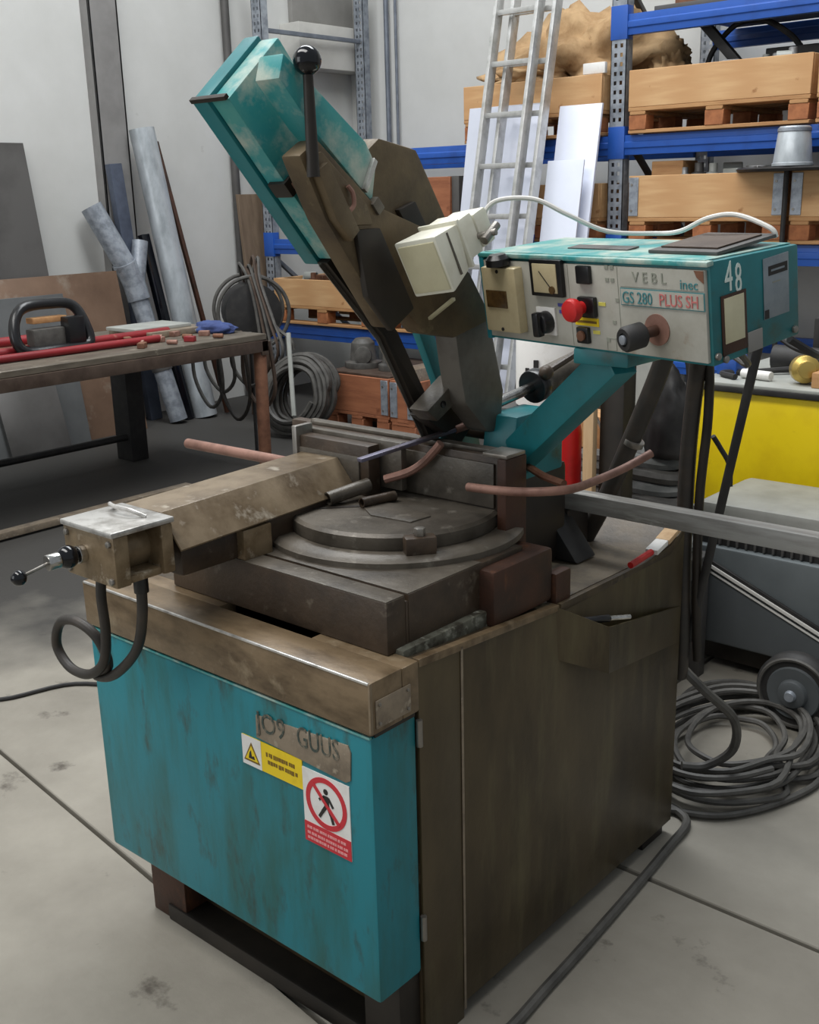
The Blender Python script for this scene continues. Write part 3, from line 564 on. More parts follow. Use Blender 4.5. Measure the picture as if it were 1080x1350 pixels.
for p, q, wd in (((-.004, .014), (-.017, .004), .005), ((.006, .014), (.017, -.002), .005), ((0, -.004), (-.010, -.018), .007), ((-.010, -.018), (-.018, -.030), .006), ((.004, -.004), (.011, -.018), .007), ((.011, -.018), (.016, -.034), .006)):
    fig.bar((cx+p[0], -.00225, cz+p[1]), (cx+q[0], -.00225, cz+q[1]), wd, .0009, (0, 1, 0))
part(fig, 'walking_figure', 'ink', 0, ps)
part(MB().bar((cx-.031, -.0027, cz+.031), (cx+.031, -.0027, cz-.031), .007, .0012, (0, 1, 0)), 'prohibition_bar', 'red_print', 0, ps)
for z in (.478, .467, .457):
    b = MB(); x = -.161
    while x < -.064:
        k = random.uniform(.003, .008); b.box(x, x+k, -.0029, -.0023, z-.002, z+.003); x += k + random.choice((.001, .0012, .0025))
    part(b, 'sticker_print', 'ink_pink', 0, ps)
# ================================================================== LOOSE THINGS ON THE SAW
tag(MB().pipe((-.418, .335, .962), (-.395, .432, .975), .0145, .003).build('pipe_offcut', 'cast_grey', None, smooth=True), 'short dark open pipe offcut lying on the saw turntable', 'pipe')
tag(MB().pipe((-.352, .365, .958), (-.335, .445, .958), .0105, .0025).build('pipe_offcut', 'cast_dark', None, smooth=True), 'smaller dark pipe offcut right beside the open one on the turntable', 'pipe')
tag(MB().tube([(-.37, .455, .985), (-.33, .48, 1.0), (-.30, .492, 1.02), (-.27, .497, 1.05), (-.255, .50, 1.068)], .009, 8).build('knotted_rod', 'rust_pink', None, smooth=True), 'pinkish rusty rod leaning across the vice jaws', 'rod')
h = thing('chipping_bar', 'bluish flat steel bar with wooden end laid over the vice jaws', 'bar', (-.30, .48, 1.06))
MB().bar((-.335, .345, 1.052), (-.288, .585, 1.077), .016, .008).build('blade', 'blueish_steel', h, .002)
MB().cyl((-.288, .585, 1.077), (-.283, .625, 1.081), .0095, n=12).build('grip', 'rust_pink', h, .002)
sb = MB()
sb.box(-.30, 1.6, .845, .885, .863, .903)
tag(sb.build('square_bar', 'bar_steel', None, .003), 'long grey square steel bar reaching out to the right over the saw', 'bar')
part(MB().box(-.26, -.17, .84, .93, .765, .863), 'bar_rest', 'arm_dark', .008)
part(MB().prism([(-.17, .765), (-.105, .765), (-.125, .79), (-.18, .86), (-.20, .86)], fxz, .78, .86), 'chip_chute', 'black_rubber', .006)
# paint brush on the tray rim
pb = thing('paint_brush', 'red handled paint brush with white ferrule lying on the tray rim', 'brush', (.0, .93, .77))
B0, B1, B2, B3 = Vector((.006, .815, .776)), Vector((.006, .905, .782)), Vector((.0, .965, .79)), Vector((-.006, 1.035, .806))
MB().tube([B0, B0.lerp(B1, .5), B1], .0075, 8).build('handle', 'red', pb, smooth=True)
MB().bar(B1, B2, .030, .012).build('ferrule', 'sticker_white', pb, .003)
MB().bar(B2, B3, .034, .012).build('bristles', 'wood_stick', pb, .003)
sd_ = thing('screwdriver', 'small screwdriver with light tip lying in the side pocket', 'screwdriver', (.03, .64, .64))
MB().cyl((.026, .60, .722), (.046, .665, .712), .008, n=10).build('handle', 'black_plastic', sd_, .002)
MB().cyl((.046, .665, .712), (.062, .72, .702), .005, n=8).build('shaft', 'chrome', sd_, smooth=True)
MB().cyl((.018, .59, .642), (.026, .60, .722), .004, n=8).build('stem', 'steel', sd_, smooth=True)
bk = thing('note_book', 'thin dark notebook lying on top of the control box', 'notebook', CB @ Vector((.45, .11, .158)))
MB().box(.375, .515, .05, .20, .1625, .168).build('cover', 'sheet_dark', bk, .001, M=CB)
MB().box(.385, .50, .07, .18, .168, .171).build('pages', 'bench_frame', bk, .001, M=CB)
# ================================================================== CABLES ON THE FLOOR
def coil(name, c, r, turns, wr, mt, label, tilt=0, seed=1, n=14, sq=.8, tail=None, cat='hose'):
    rn = random.Random(seed); pts = []
    for i in range(int(turns*n)):
        a = 2*math.pi*i/n; k = int(i/n); rr = r*(.86+.22*math.sin(k*2.4)+.05*rn.random())
        pts.append(Vector((c[0]+rr*math.cos(a)+.03*math.sin(k*2.1), c[1]+rr*sq*math.sin(a)+.03*math.cos(k*1.7), c[2]+wr+wr*1.1*(i/n)*.8+.004*rn.random())))
    if tail: pts += [Vector(p) for p in tail]
    return tag(MB().tube(pts, wr, 7, 4).build(name, mt, None, smooth=True), label, cat)
coil('cable_coil', (-.05, 1.53, 0), .205, 10, .0088, 'hose_grey', 'grey cable coil lying on the concrete floor behind the saw', seed=3, sq=1.5, cat='cable')
tag(MB().tube([(-.30, 1.60, .012), (-.32, 1.85, .012), (-.22, 1.97, .012), (-.06, 1.94, .012), (.10, 1.78, .012), (.20, 1.55, .012), (.17, 1.36, .012), (.08, 1.2, .012), (-.04, 1.14, .012)], .009, 8).build('loose_cable', 'hose_grey', None, smooth=True), 'single loose loop of grey cable around the coil on the floor', 'cable')
tag(MB().tube([(-.02, 1.13, .42), (.03, 1.16, .36), (.07, 1.25, .26), (.06, 1.28, .16), (.0, 1.26, .10), (-.05, 1.22, .10)], .012, 8).build('hanging_hose', 'hose_grey', None, smooth=True), 'grey hose loop hanging down behind the right edge of the saw', 'hose')
tag(MB().tube([(.02, .0, .011), (.09, .20, .011), (.085, .4, .011), (.065, .7, .011), (.04, .98, .011), (.02, 1.12, .011), (-.06, 1.16, .011)], .011, 8).build('floor_cable', 'hose_grey', None, smooth=True), 'grey cable on the floor along the right foot of the saw', 'cable')
tag(MB().tube([(-2.6, .12, .007), (-2.2, .32, .007), (-2.04, .40, .007), (-1.95, .62, .007), (-1.7, .72, .007), (-1.2, .78, .007), (-.85, .8, .007)], .007, 8).build('thin_cable', 'black_rubber', None, smooth=True), 'thin black cable on the floor left of the saw', 'cable')
# ================================================================== WORK BENCH ON THE LEFT
be = thing('work_bench', 'long steel work bench with cluttered worn top by the left wall', 'workbench', (-4.14, 1.9, 0))
x = -4.66
for k in range(5):
    x1 = x + .20
    MB().box(x, x1-.006, .3, 3.08, .765, .80).build('top_plank', 'bench_top', be, .004, seg=1); x = x1
MB().box(-3.70, -3.655, .3, 3.08, .70, .765).build('top_rail', 'bench_frame', be, .004)
MB().box(-4.66, -4.615, .3, 3.08, .70, .765).build('top_rail', 'bench_frame', be, .004)
MB().box(-4.66, -3.655, 3.03, 3.08, .68, .765).build('top_rail', 'bench_frame', be, .004)
MB().cyl((-3.71, 3.05, 0), (-3.70, 3.05, .70), .037).build('leg', 'rust', be, .003)
MB().box(-4.68, -4.52, 2.68, 2.80, 0, .70).build('leg', 'black_rubber', be, .005)
MB().box(-4.66, -4.60, .35, .42, 0, .70).build('leg', 'black_rubber', be, .005)
MB().box(-3.72, -3.66, .35, .42, 0, .70).build('leg', 'bench_frame', be, .005)
MB().cyl((-4.57, .4, .15), (-4.57, 2.75, .15), .022, n=10).build('foot_rail', 'black_rubber', be, smooth=True)
MB().box(-3.70, -3.64, .35, 2.45, .012, .045).build('foot_rail', 'plate_worn', be, .004)
for i, (xx, y0, y1, r, z) in enumerate(((-4.05, .3, 2.72, .024, .826), (-3.92, .3, 2.50, .020, .822), (-4.46, .3, 2.2, .03, .832), (-4.60, .3, 2.35, .022, .824))):
    tag(MB().pipe((xx, y0, z), (xx+(-.06 if i == 0 else .02*i), y1, z), r, .004, 14).build('red_pipe', 'red_pipe', None, smooth=True),
        ['red painted pipe nearest the front edge of the bench top', 'thin red pipe next to the front one on the bench', 'thicker red pipe at the back edge of the bench top', 'thin red pipe along the rear rim of the bench top'][(1, 0, 2, 3)[i]], 'pipe', 'red pipes on the bench')
tag(MB().tube([(-4.30, .4, .815), (-4.28, 1.4, .815), (-4.26, 2.2, .815)], .014, 8).build('bench_rod', 'rust', None, smooth=True), 'rust brown rod between the red pipes on the bench', 'rod')
lf = thing('grinder_guard', 'black loop shaped plastic frame with tan insert on the bench', 'tool', (-4.0, 1.95, .80))
MB().tube([(-4.02, 1.76, .83), (-4.05, 1.73, .93), (-4.08, 1.80, 1.035), (-4.08, 1.97, 1.05), (-4.07, 2.09, 1.03), (-4.03, 2.13, .93), (-4.0, 2.12, .83), (-3.99, 1.95, .822)], .028, 10, 5, True).build('loop', 'black_plastic', lf, smooth=True)
MB().box(-4.12, -4.05, 1.84, 2.04, .955, .985).build('insert', 'wood_pallet', lf, .006)
MB().box(-4.10, -4.02, 1.82, 2.06, .81, .93).build('body', 'hose_grey', lf, .01)
MB().box(-4.06, -3.98, 2.0, 2.1, .82, .98).build('grip', 'black_plastic', lf, .01)
tag(MB().box(-4.45, -4.05, 2.55, 2.98, .802, .835).build('white_plate', 'plate_worn', None, .004), 'pale grey steel plate lying on the bench end', 'plate')
tag(MB().box(-4.40, -4.12, 2.5, 2.90, .8352, .855).build('white_plate', 'machine_light', None, .004), 'smaller whitish plate stacked on the grey plate on the bench', 'plate')
rn = random.Random(5)
for i in range(12):
    p = (-3.76-.14*(i % 3)-rn.uniform(0, .03), 2.30+.052*i, .80)
    b = MB()
    if i % 2: b.cyl((p[0], p[1], p[2]+.015), (p[0]+.05, p[1]+.03, p[2]+.015), .014, n=8)
    else: b.box(-.03, .03, -.02, .02, 0, .03, Matrix.Translation(p) @ Matrix.Rotation(rn.random()*3, 4, 'Z'))
    tag(b.build('metal_offcut', rn.choice(['rust', 'rust_pink', 'scrap', 'red_pipe']), None, .003, seg=1), ('leftmost', 'second', 'third', 'fourth', 'fifth', 'sixth', 'seventh', 'eighth', 'ninth', 'tenth', 'eleventh', 'twelfth')[i] + ' small metal offcut' + ('' if i == 0 else ' from the left') + ' in the litter on the bench end', 'offcut', 'offcuts on the bench end')
tag(blob('blue_rag', (-4.0, 2.97, .80), .16, .09, .05, 'blue_cloth', 4), 'crumpled dark blue rag on the end of the bench', 'rag')
# cables hanging from the bench end
for i, (x0, dz, mt) in enumerate(((-4.40, .45, 'hose_grey'), (-4.28, .34, 'hose_grey'), (-4.15, .50, 'hose_dark'), (-4.02, .28, 'hose_grey'), (-3.92, .40, 'bench_frame'))):
    tag(MB().tube([(x0, 3.10, .79), (x0-.02, 3.13, .74), (x0-.05, 3.15, .74-dz*.6), (x0+.08, 3.16, .74-dz), (x0+.22, 3.15, .74-dz*.7), (x0+.22, 3.12, .75)], .012, 7).build('hanging_cable', mt, None, smooth=True),
        ['grey cable loop at the left of those hung on the bench end', 'second grey cable loop hung on the bench end', 'longest dark cable loop hung on the bench end', 'shortest grey cable loop hung on the bench end', 'brown cable loop hung beside the rusty bench leg'][i], 'cable', 'cables hung on the bench end')
tag(MB().cyl((-3.98, 3.22, .0), (-3.88, 3.14, .79), .010, n=8).build('thin_rod', 'black_rubber', None, smooth=True), 'thin black rod leaning on the bench end', 'rod')
# ================================================================== THINGS ALONG THE LEFT WALL
def sheet(name, y0, y1, z1, xb, xt, mt, label, th=.006, z0=0, sk=0):
    b = MB().add([(xb, y0, z0), (xb, y1, z0), (xt, y1+sk, z1), (xt, y0+sk, z1), (xb-th, y0, z0), (xb-th, y1, z0), (xt-th, y1+sk, z1), (xt-th, y0+sk, z1)],
                 [(0, 1, 2, 3), (7, 6, 5, 4), (0, 4, 5, 1), (1, 5, 6, 2), (2, 6, 7, 3), (3, 7, 4, 0)])
    return tag(b.build(name, mt, None, .0015, seg=1), label, 'sheet')
sheet('steel_sheet', 1.0, 2.88, 1.93, -5.40, -5.70, 'sheet_dark', 'tall dark steel sheet leaning on the left wall')
sheet('steel_sheet', 1.9, 3.36, 1.09, -5.30, -5.50, 'sheet_rust', 'wide rusty brown steel sheet leaning behind the bench')
sheet('steel_sheet', 1.8, 2.85, .98, -5.22, -5.38, 'sheet_grey', 'mid grey steel sheet leaning in front of the rusty one')
sheet('steel_sheet', 1.6, 2.3, .62, -5.12, -5.30, 'sheet_grey', 'low grey steel sheet at the far left under the bench')
sheet('steel_sheet', 2.2, 2.62, .66, -5.08, -5.28, 'sheet_dark', 'low dark steel sheet beside the black bench leg')
tag(MB().pipe((-5.30, 3.88, .01), (-5.55, 3.71, 2.03), .088, .004, 32).build('big_pipe', 'galv_light', None, smooth=True), 'tall light grey round pipe leaning on the left wall', 'pipe')
tag(MB().bar((-5.25, 4.05, .01), (-5.60, 3.86, 1.95), .03, .03).build('rusty_angle', 'rust_dark', None, .003), 'thin rusty red steel angle leaning beside the tall pipe', 'bar')
tag(MB().bar((-5.54, 3.60, .0), (-5.605, 3.49, 1.80), .10, .06).build('steel_profile', 'profile_blue', None, .006), 'blue grey steel profile leaning behind the duct pipes', 'profile')
tag(MB().bar((-5.32, 3.74, .0), (-5.56, 3.655, 1.32), .07, .05).build('steel_profile', 'ball_black', None, .005), 'black steel profile leaning between duct and tall pipe', 'profile')
du = thing('galvanized_duct', 'galvanized round duct with a branch fitting leaning on the wall', 'duct', (-5.3, 3.45, 0))
D0, D1, D2, D3 = Vector((-5.28, 3.62, .02)), Vector((-5.46, 3.50, .88)), Vector((-5.50, 3.44, 1.12)), Vector((-5.62, 3.29, 1.52))
MB().pipe(D0, D1, .065, .003).build('lower_pipe', 'galv', du, smooth=True)
MB().tube([D1, D1.lerp(D2, .5)+Vector((0, .01, 0)), D2], .08, 20).build('elbow', 'galv', du, smooth=True)
MB().pipe(D2, D3, .075, .003).build('upper_pipe', 'galv', du, smooth=True)
MB().pipe(D1.lerp(D2, .2), Vector((-5.50, 3.58, 1.28)), .055, .003).build('branch', 'galv', du, smooth=True)
MB().cyl(D2-Vector((.006, -.008, .02)), D2+Vector((-.006, -.008, .02)), .084, n=24).build('collar', 'galv', du, .003)
MB().cyl(D0.lerp(D1, .42), D0.lerp(D1, .50), .074, n=24).build('collar', 'sheet_dark', du, .003)
sheet('wooden_board', 4.62, 4.86, 1.58, -5.50, -5.64, 'wood_dull', 'brown weathered board standing in the corner by the dark pipe', .03)
# ================================================================== PALLET RACK
RY0, RY1 = 4.75, 5.85
rack = thing('pallet_rack', 'blue beamed pallet rack with perforated grey uprights at the back wall', 'rack', (-2.4, 5.3, 0))
def upright(x, y, top, fr=True, blue=()):
    b = MB(); hw = .05; s = .022
    for xx in (-hw, -.010, hw-s): b.box(x+xx, x+xx+(s if xx != -.010 else .020), y, y+.004, 0, top)
    z = 0
    while z < top:
        b.box(x-hw+s, x-.010, y, y+.0035, z, min(z+.028, top)); b.box(x+.010, x+hw-s, y, y+.0035, z, min(z+.028, top)); z += .05
    b.box(x-hw, x-hw+.004, y, y+.07, 0, top); b.box(x+hw-.004, x+hw, y, y+.07, 0, top)
    return b.build('upright', 'galv', rack)
for x in (-5.46, -2.39, .68):
    u = upright(x, RY0, 3.2)
    for z in (.60, 1.24, 1.85, 2.5):
        if x < -5 and z > 2: continue
        MB().box(x-.054, x+.054, RY0-.004, RY0+.06, z-.13, z+.05).build('beam_connector', 'blue_rack', u, .002)
    upright(x, RY1, 3.2)
    for z0, z1 in ((.3, 1.1), (1.1, 1.9), (1.9, 2.7)):
        MB().bar((x, RY0+.05, z1), (x, RY1, z0 if z0 > 1 else z0), .035, .03).build('brace', 'rack_grey' if x < -3 else 'sheet_dark', rack, .003)
    MB().bar((x, RY0+.05, 2.75), (x, RY1, 2.75), .035, .03).build('brace', 'rack_grey', rack, .003)
for x0, x1, zs in ((-5.41, -2.44, (.60, 1.24, 1.85)), (-2.34, .63, (.60, 1.24, 1.85, 2.5))):
    for z in zs:
        for y in (RY0+.005, RY1-.03):
            MB().prism([(0, 0), (.045, 0), (.045, -.11), (0, -.11), (0, -.075), (-.006, -.07), (-.006, -.04), (0, -.035)], lambda a, b_, c, y=y, z=z: (c, y+a, z+b_), x0, x1).build('beam', 'blue_rack', rack, .002)
def pallet(x0, x1, y0, z, label, wood='wood_pallet', dep=.8, nb=3, grp='pallets on the rack'):
    xc = (x0+x1)/2; L = x1-x0; y1 = y0+dep
    p = thing('wooden_pallet', label, 'pallet', (xc, (y0+y1)/2, z), grp)
    for k in range(3):
        yy = y0+.05+(dep-.1)*k/2
        piece('bottom_board', L, .09, .02, (xc, yy, z), wood, p)
        for j in range(nb):
            xb = x0+.06+(L-.12)*j/(nb-1)
            piece('block', .11, .095, .08, (xb, yy, z+.02), 'wood_block' if wood != 'wood_red' else 'wood_red', p)
    for j in range(nb): piece('stringer_board', .10, dep, .02, (x0+.06+(L-.12)*j/(nb-1), (y0+y1)/2, z+.10), wood, p)
    for k in range(5): piece('deck_board', L, .115, .022, (xc, y0+.0575+(dep-.115)*k/4, z+.12), wood, p)
    return z+.142
def collar(x0, x1, y0, z, label, wood='wood_collar', dep=.8, h=.2, hinges=True, grp='pallet collars on the rack'):
    xc = (x0+x1)/2; L = x1-x0; y1 = y0+dep
    c = thing('pallet_collar', label, 'crate', (xc, (y0+y1)/2, z), grp)
    for yy in (y0+.011, y1-.011): piece('plank', L, .022, h, (xc, yy, z), wood, c)
    for xx in (x0+.011, x1-.011): piece('plank', .022, dep-.046, h, (xx, (y0+y1)/2, z), wood, c)
    if hinges:
        for xx in (x0+.035, x1-.035):
            o = piece('hinge', .06, .006, h-.02, (xx, y0-.003, z+.01), 'galv', c, .001)
            for zz in (.04, h-.05): MB().cyl((xx-.012, y0-.006, z+zz), (xx-.012, y0-.009, z+zz), .008, n=6).build('rivet', 'steel', o)
    return z
# bay behind the control box
z = pallet(-2.30, -1.24, RY0-.03, 1.855, 'pallet on the blue beam above the upturned bucket, under the long open crate')
collar(-2.30, -1.24, RY0-.03, z, 'long light wooden crate frame on the upper rack level right of the perforated post', hinges=False)
z = pallet(-1.20, -.1, RY0-.05, 1.855, 'pallet on the upper rack level cut off by the right picture edge')
collar(-1.20, -.1, RY0-.05, z, 'light wooden crate frame on the upper rack level at the right picture edge', hinges=False)
z = pallet(-2.28, -1.34, RY0-.03, 1.245, 'pallet just above the control box on the middle rack level')
collar(-2.28, -1.34, RY0-.03, z, 'light wooden crate frame with metal corner hinges just above the control box', h=.235)
z = pallet(-1.31, -.3, RY0-.03, 1.245, 'pallet right of the black vertical gap behind the control box')
collar(-1.31, -.3, RY0-.03, z, 'hinged wooden crate frame under the upturned bucket at the right edge', h=.235)
# left bay
z = pallet(-3.50, -2.48, RY0-.03, 1.855, 'pallet under the heap of burlap on the upper rack level', nb=3)
collar(-3.50, -2.48, RY0-.03, z, 'light wooden crate frame below the heap of burlap behind the ladder', hinges=False)
z = pallet(-2.95, -2.48, RY0-.03, 1.245, 'short pallet on the middle rack level behind the white panels')
collar(-2.95, -2.48, RY0-.03, z, 'small wooden crate frame behind the white panels left of the perforated post', hinges=False)
z = pallet(-4.45, -3.62, RY0-.03, 1.245, 'pallet on the middle rack level hidden behind the saw arm')
collar(-4.45, -3.62, RY0-.03, z, 'orange wooden crate frame showing between saw arm and white lamp', 'wood_red', h=.27, hinges=False)
z = pallet(-5.40, -4.36, RY0-.03, .605, 'pallet on the low blue beam left of the saw blade', nb=3)
collar(-5.40, -4.36, RY0-.03, z, 'orange wooden crate frame full of metal parts on the low blue beam', hinges=False)
z = pallet(-4.28, -3.3, RY0-.03, .605, 'pallet on the low blue beam behind the saw arm')
collar(-4.28, -3.3, RY0-.03, z, 'wooden crate frame on the low beam seen through the saw arm gap', 'wood_red', hinges=False)
# floor
z = pallet(-4.25, -3.66, 4.10, 0, 'pallet on the floor beside the coiled hose', 'wood_red', grp='pallets on the floor')
collar(-4.25, -3.66, 4.10, z, 'reddish wooden crate frame on the floor beside the coiled hose', 'wood_red', h=.25, grp='crate frames on the floor')
z = pallet(-3.63, -3.412, 4.08, 0, 'pallet on the floor behind the saw blade', 'wood_red', grp='pallets on the floor')
collar(-3.63, -3.412, 4.08, z, 'reddish wooden crate frame on the floor behind the saw blade', 'wood_red', h=.25, grp='crate frames on the floor')
# castings on top of the floor crates: a board carries them
tag(MB().box(-4.24, -3.67, 4.13, 4.86, .39, .405).build('crate_lid', 'bench_frame', None, .003), 'brown board closing the floor crate beside the hose', 'board')
for i, (x, r) in enumerate(((-4.12, .13), (-3.86, .09))):
    b = MB().lathe([(r, 0), (r, .04), (r*.72, .05), (r*.62, .17), (r*.4, .2)], (x, 4.36, .405), n=24)
    b.lathe([(r*.45, 0), (r*.45, .05)], (x+r*.4, 4.36-r*.4, .50), (.6, -.8, 0), 16)
    tag(b.build('pump_casting', 'hose_grey', None, .004), ['larger grey pump casting on the floor crate', 'smaller grey pump casting on the floor crate'][i], 'casting')
tag(MB().box(-3.595, -3.45, 4.14, 4.4, .142, .47).build('carton', 'plate_worn', None, .006), 'pale brown carton standing in the crate behind the saw blade', 'box')
# scrap in the crates
ORD = ('leftmost', 'second', 'third', 'fourth', 'fifth', 'sixth', 'seventh', 'eighth', 'ninth', 'tenth', 'eleventh', 'twelfth')
def nth(i, what, where): return ORD[i] + ' ' + what + ('' if i == 0 else ' from the left') + ' ' + where
def scrap(n, x0, x1, y0, y1, z, seed, lab, grp, mts=('scrap', 'sheet_dark', 'machine_light', 'rust'), s=1):
    rn = random.Random(seed)
    for i in range(n):
        p = Vector((x0+(x1-x0)*(i+.5)/n+rn.uniform(-.02, .02), rn.uniform(y0, y1), z)); b = MB(); r = rn.uniform(.022, .045)*s; t_ = rn.randint(0, 2)
        if t_ == 0: b.lathe([(r, 0), (r, r*.7), (r*.6, r*.8), (r*.6, r*2)], p, (0, 0, 1), 14)
        elif t_ == 1: b.pipe(p+Vector((-r, 0, r)), p+Vector((r*1.4, r, r)), r, r*.3, 14)
        else: b.box(-r*1.4, r*1.4, -r, r, 0, r*1.3, Matrix.Translation(p) @ Matrix.Rotation(rn.random()*3, 4, 'Z'))
        tag(b.build('metal_part', rn.choice(mts), None, .003, seg=1), nth(i, 'metal part', lab), 'metal part', grp)
def fill(x0, x1, y0, y1, z0, z1, lab, mt='arm_dark'): tag(MB().box(x0, x1, y0, y1, z0, z1).build('sheet_stack', mt, None, .006), lab, 'metal stack')
fill(-5.36, -4.40, 4.76, 5.46, .747, .915, 'dark stack of metal filling the crate on the low left beam')
scrap(11, -5.34, -4.42, 4.80, 4.95, .915, 2, 'heaped in the orange crate on the low left beam', 'parts in the low left crate')
fill(-2.26, -1.28, 4.76, 5.46, 1.997, 2.165, 'dark stack of metal filling the long upper crate')
scrap(10, -1.95, -1.28, 4.80, 4.95, 2.165, 9, 'heaped in the long upper crate right of the post', 'parts in the long upper crate', ('scrap', 'machine_light', 'scrap'), 1.0)
fill(-2.24, -1.38, 4.76, 5.46, 1.387, 1.60, 'dark stack of metal filling the middle crate')
scrap(7, -2.0, -1.5, 4.80, 4.95, 1.60, 4, 'lying in the middle crate above the control box', 'parts in the middle crate')
tag(MB().box(-2.18, -1.98, 4.80, 4.98, 1.60, 1.70).build('wood_block', 'wood_pallet', None, .006), 'small wooden block standing in the middle crate', 'block')
fill(-4.24, -3.34, 4.76, 5.46, .747, .93, 'dark stack of metal filling the crate behind the saw arm')
scrap(9, -4.22, -3.6, 4.80, 4.95, .93, 12, 'heaped in the crate behind the saw arm', 'parts in the crate behind the arm')
# dark frame and hose in the upper right crate
tag(MB().bar((-2.08, 4.95, 2.55), (-1.72, 4.95, 2.17), .05, .05).build('black_profile', 'black_rubber', None, .004), 'black steel profile slanting down into the long upper crate', 'profile')
tag(MB().box(-1.62, -.3, 5.0, 5.5, 2.20, 2.27).build('black_tray', 'black_rubber', None, .006), 'flat black tray lying across the upper crates', 'tray')
tag(MB().tube([(-2.0, 5.05, 2.17), (-1.95, 5.05, 2.30), (-1.82, 5.06, 2.42), (-1.66, 5.06, 2.42), (-1.52, 5.06, 2.34), (-1.45, 5.06, 2.27)], .016, 8).build('black_hose', 'black_rubber', None, smooth=True), 'black hose arching out of the upper crate', 'hose')
tag(MB().box(-1.35, -.2, 5.1, 5.7, 2.27, 2.43).build('grey_case', 'sheet_dark', None, .01), 'dark grey metal case on the black tray at the top right', 'case')
tag(MB().box(-2.2, .5, 4.80, 5.8, 2.502, 2.53).build('shelf_plate', 'sheet_dark', None, .004), 'dark steel plate on the topmost blue beam', 'plate')
tag(MB().box(-2.1, -1.9, 4.85, 5.2, 2.53, 2.7).build('rusty_crate', 'rust', None, .006), 'rusty brown box on the topmost shelf plate', 'box')
# tray and bucket
tag(MB().lathe([(.33, 0), (.34, .012), (.33, .02)], (-1.30, 4.83, 1.622), n=36).build('round_lid', 'black_rubber', None, smooth=True), 'flat black round lid on the crates under the bucket', 'lid')
bu = thing('upturned_bucket', 'galvanized bucket turned upside down on the black lid', 'bucket', (-1.26, 4.60, 1.642))
MB().lathe([(.098, 0), (.103, .004), (.103, .016), (.098, .02), (.078, .19), (.072, .196)], (-1.26, 4.60, 1.642), n=32).build('bucket_wall', 'galv_light', bu, smooth=True)
MB().lathe([(.081, .168), (.084, .172), (.083, .186), (.079, .190)], (-1.26, 4.60, 1.642), n=32).build('bucket_rim', 'galv', bu, smooth=True)
tag(MB().cyl((-1.325, 4.69, .0), (-1.325, 4.69, 1.622), .014, n=10).build('black_pole', 'black_rubber', None, smooth=True), 'black vertical pole standing in front of the rack between the hinged crates', 'pole')
# burlap
tag(blob('burlap_heap', (-2.80, 5.10, 2.20), .50, .30, .30, 'burlap', 3, .55, 2.0), 'large heap of tan burlap on the upper crate behind the ladder', 'burlap')
tag(blob('burlap_fold', (-3.12, 5.0, 2.20), .36, .22, .085, 'burlap', 8, .5, 2.6), 'low fold of tan burlap hanging at the left of the heap', 'burlap')
tag(blob('burlap_fold', (-2.24, 5.10, 2.20), .11, .12, .13, 'burlap', 11, .5, 2.6), 'small brown burlap fold right of the perforated post', 'burlap')
tag(MB().box(-2.62, -2.47, 4.735, 4.765, 2.2, 2.262).build('white_box', 'sticker_white', None, .006), 'small white box on the crate edge left of the post', 'box')
tag(MB().box(-3.66, -3.56, 4.74, 4.80, 1.245, 1.66).build('dark_bracket', 'sheet_dark', None, .006), 'dark upright steel bracket right of the orange crate', 'bracket')
# white panels leaning on the rack
def lean(name, x0, x1, z1, yb, yt, mt, label, th=.02):
    b = MB().add([(x0, yb, 0), (x1, yb, 0), (x1, yt, z1), (x0, yt, z1), (x0, yb+th, 0), (x1, yb+th, 0), (x1, yt+th, z1), (x0, yt+th, z1)],
                 [(3, 2, 1, 0), (4, 5, 6, 7), (0, 1, 5, 4), (1, 2, 6, 5), (2, 3, 7, 6), (3, 0, 4, 7)])
    return tag(b.build(name, mt, None, .002, seg=1), label, 'panel')
lean('insulation_board', -3.40, -2.86, 2.06, 4.30, 4.655, 'white_panel', 'wide pale grey panel leaning on the rack behind the ladder')
lean('insulation_board', -3.08, -2.84, 2.05, 4.24, 4.62, 'white_panel_b', 'narrow white panel leaning behind the ladder rungs', .012)
lean('insulation_board', -2.72, -2.43, 2.03, 4.28, 4.65, 'white_panel_b', 'bright white panel leaning just left of the perforated post')
lean('insulation_board', -2.70, -2.45, 1.72, 4.20, 4.50, 'white_panel', 'shorter white panel in front of the bright one beside the ladder', .012)
# ladder
la = thing('extension_ladder', 'aluminium extension ladder leaning on the rack front', 'ladder', (-2.9, 4.1, 0))
def lad(dx, dy, top, n):
    f0 = Vector((-3.075+dx, 3.965+dy, 0)); f1 = Vector((-2.775+dx, 3.965+dy, 0)); sh = Vector((-.03, .66, 2.9))
    k = top/2.9
    for p in (f0, f1): MB().bar(p, p+sh*k, .025, .07, (0, 1, 0)).build('rail', 'alu', la, .003)
    for j in range(n):
        q = sh*((.25+.29*j)/2.9)
        if (.25+.29*j) < top-.1: MB().bar(f0+q, f1+q, .03, .03).build('rung', 'alu', la, .003)
lad(0, 0, 3.1, 11); lad(.07, .075, 2.95, 10)
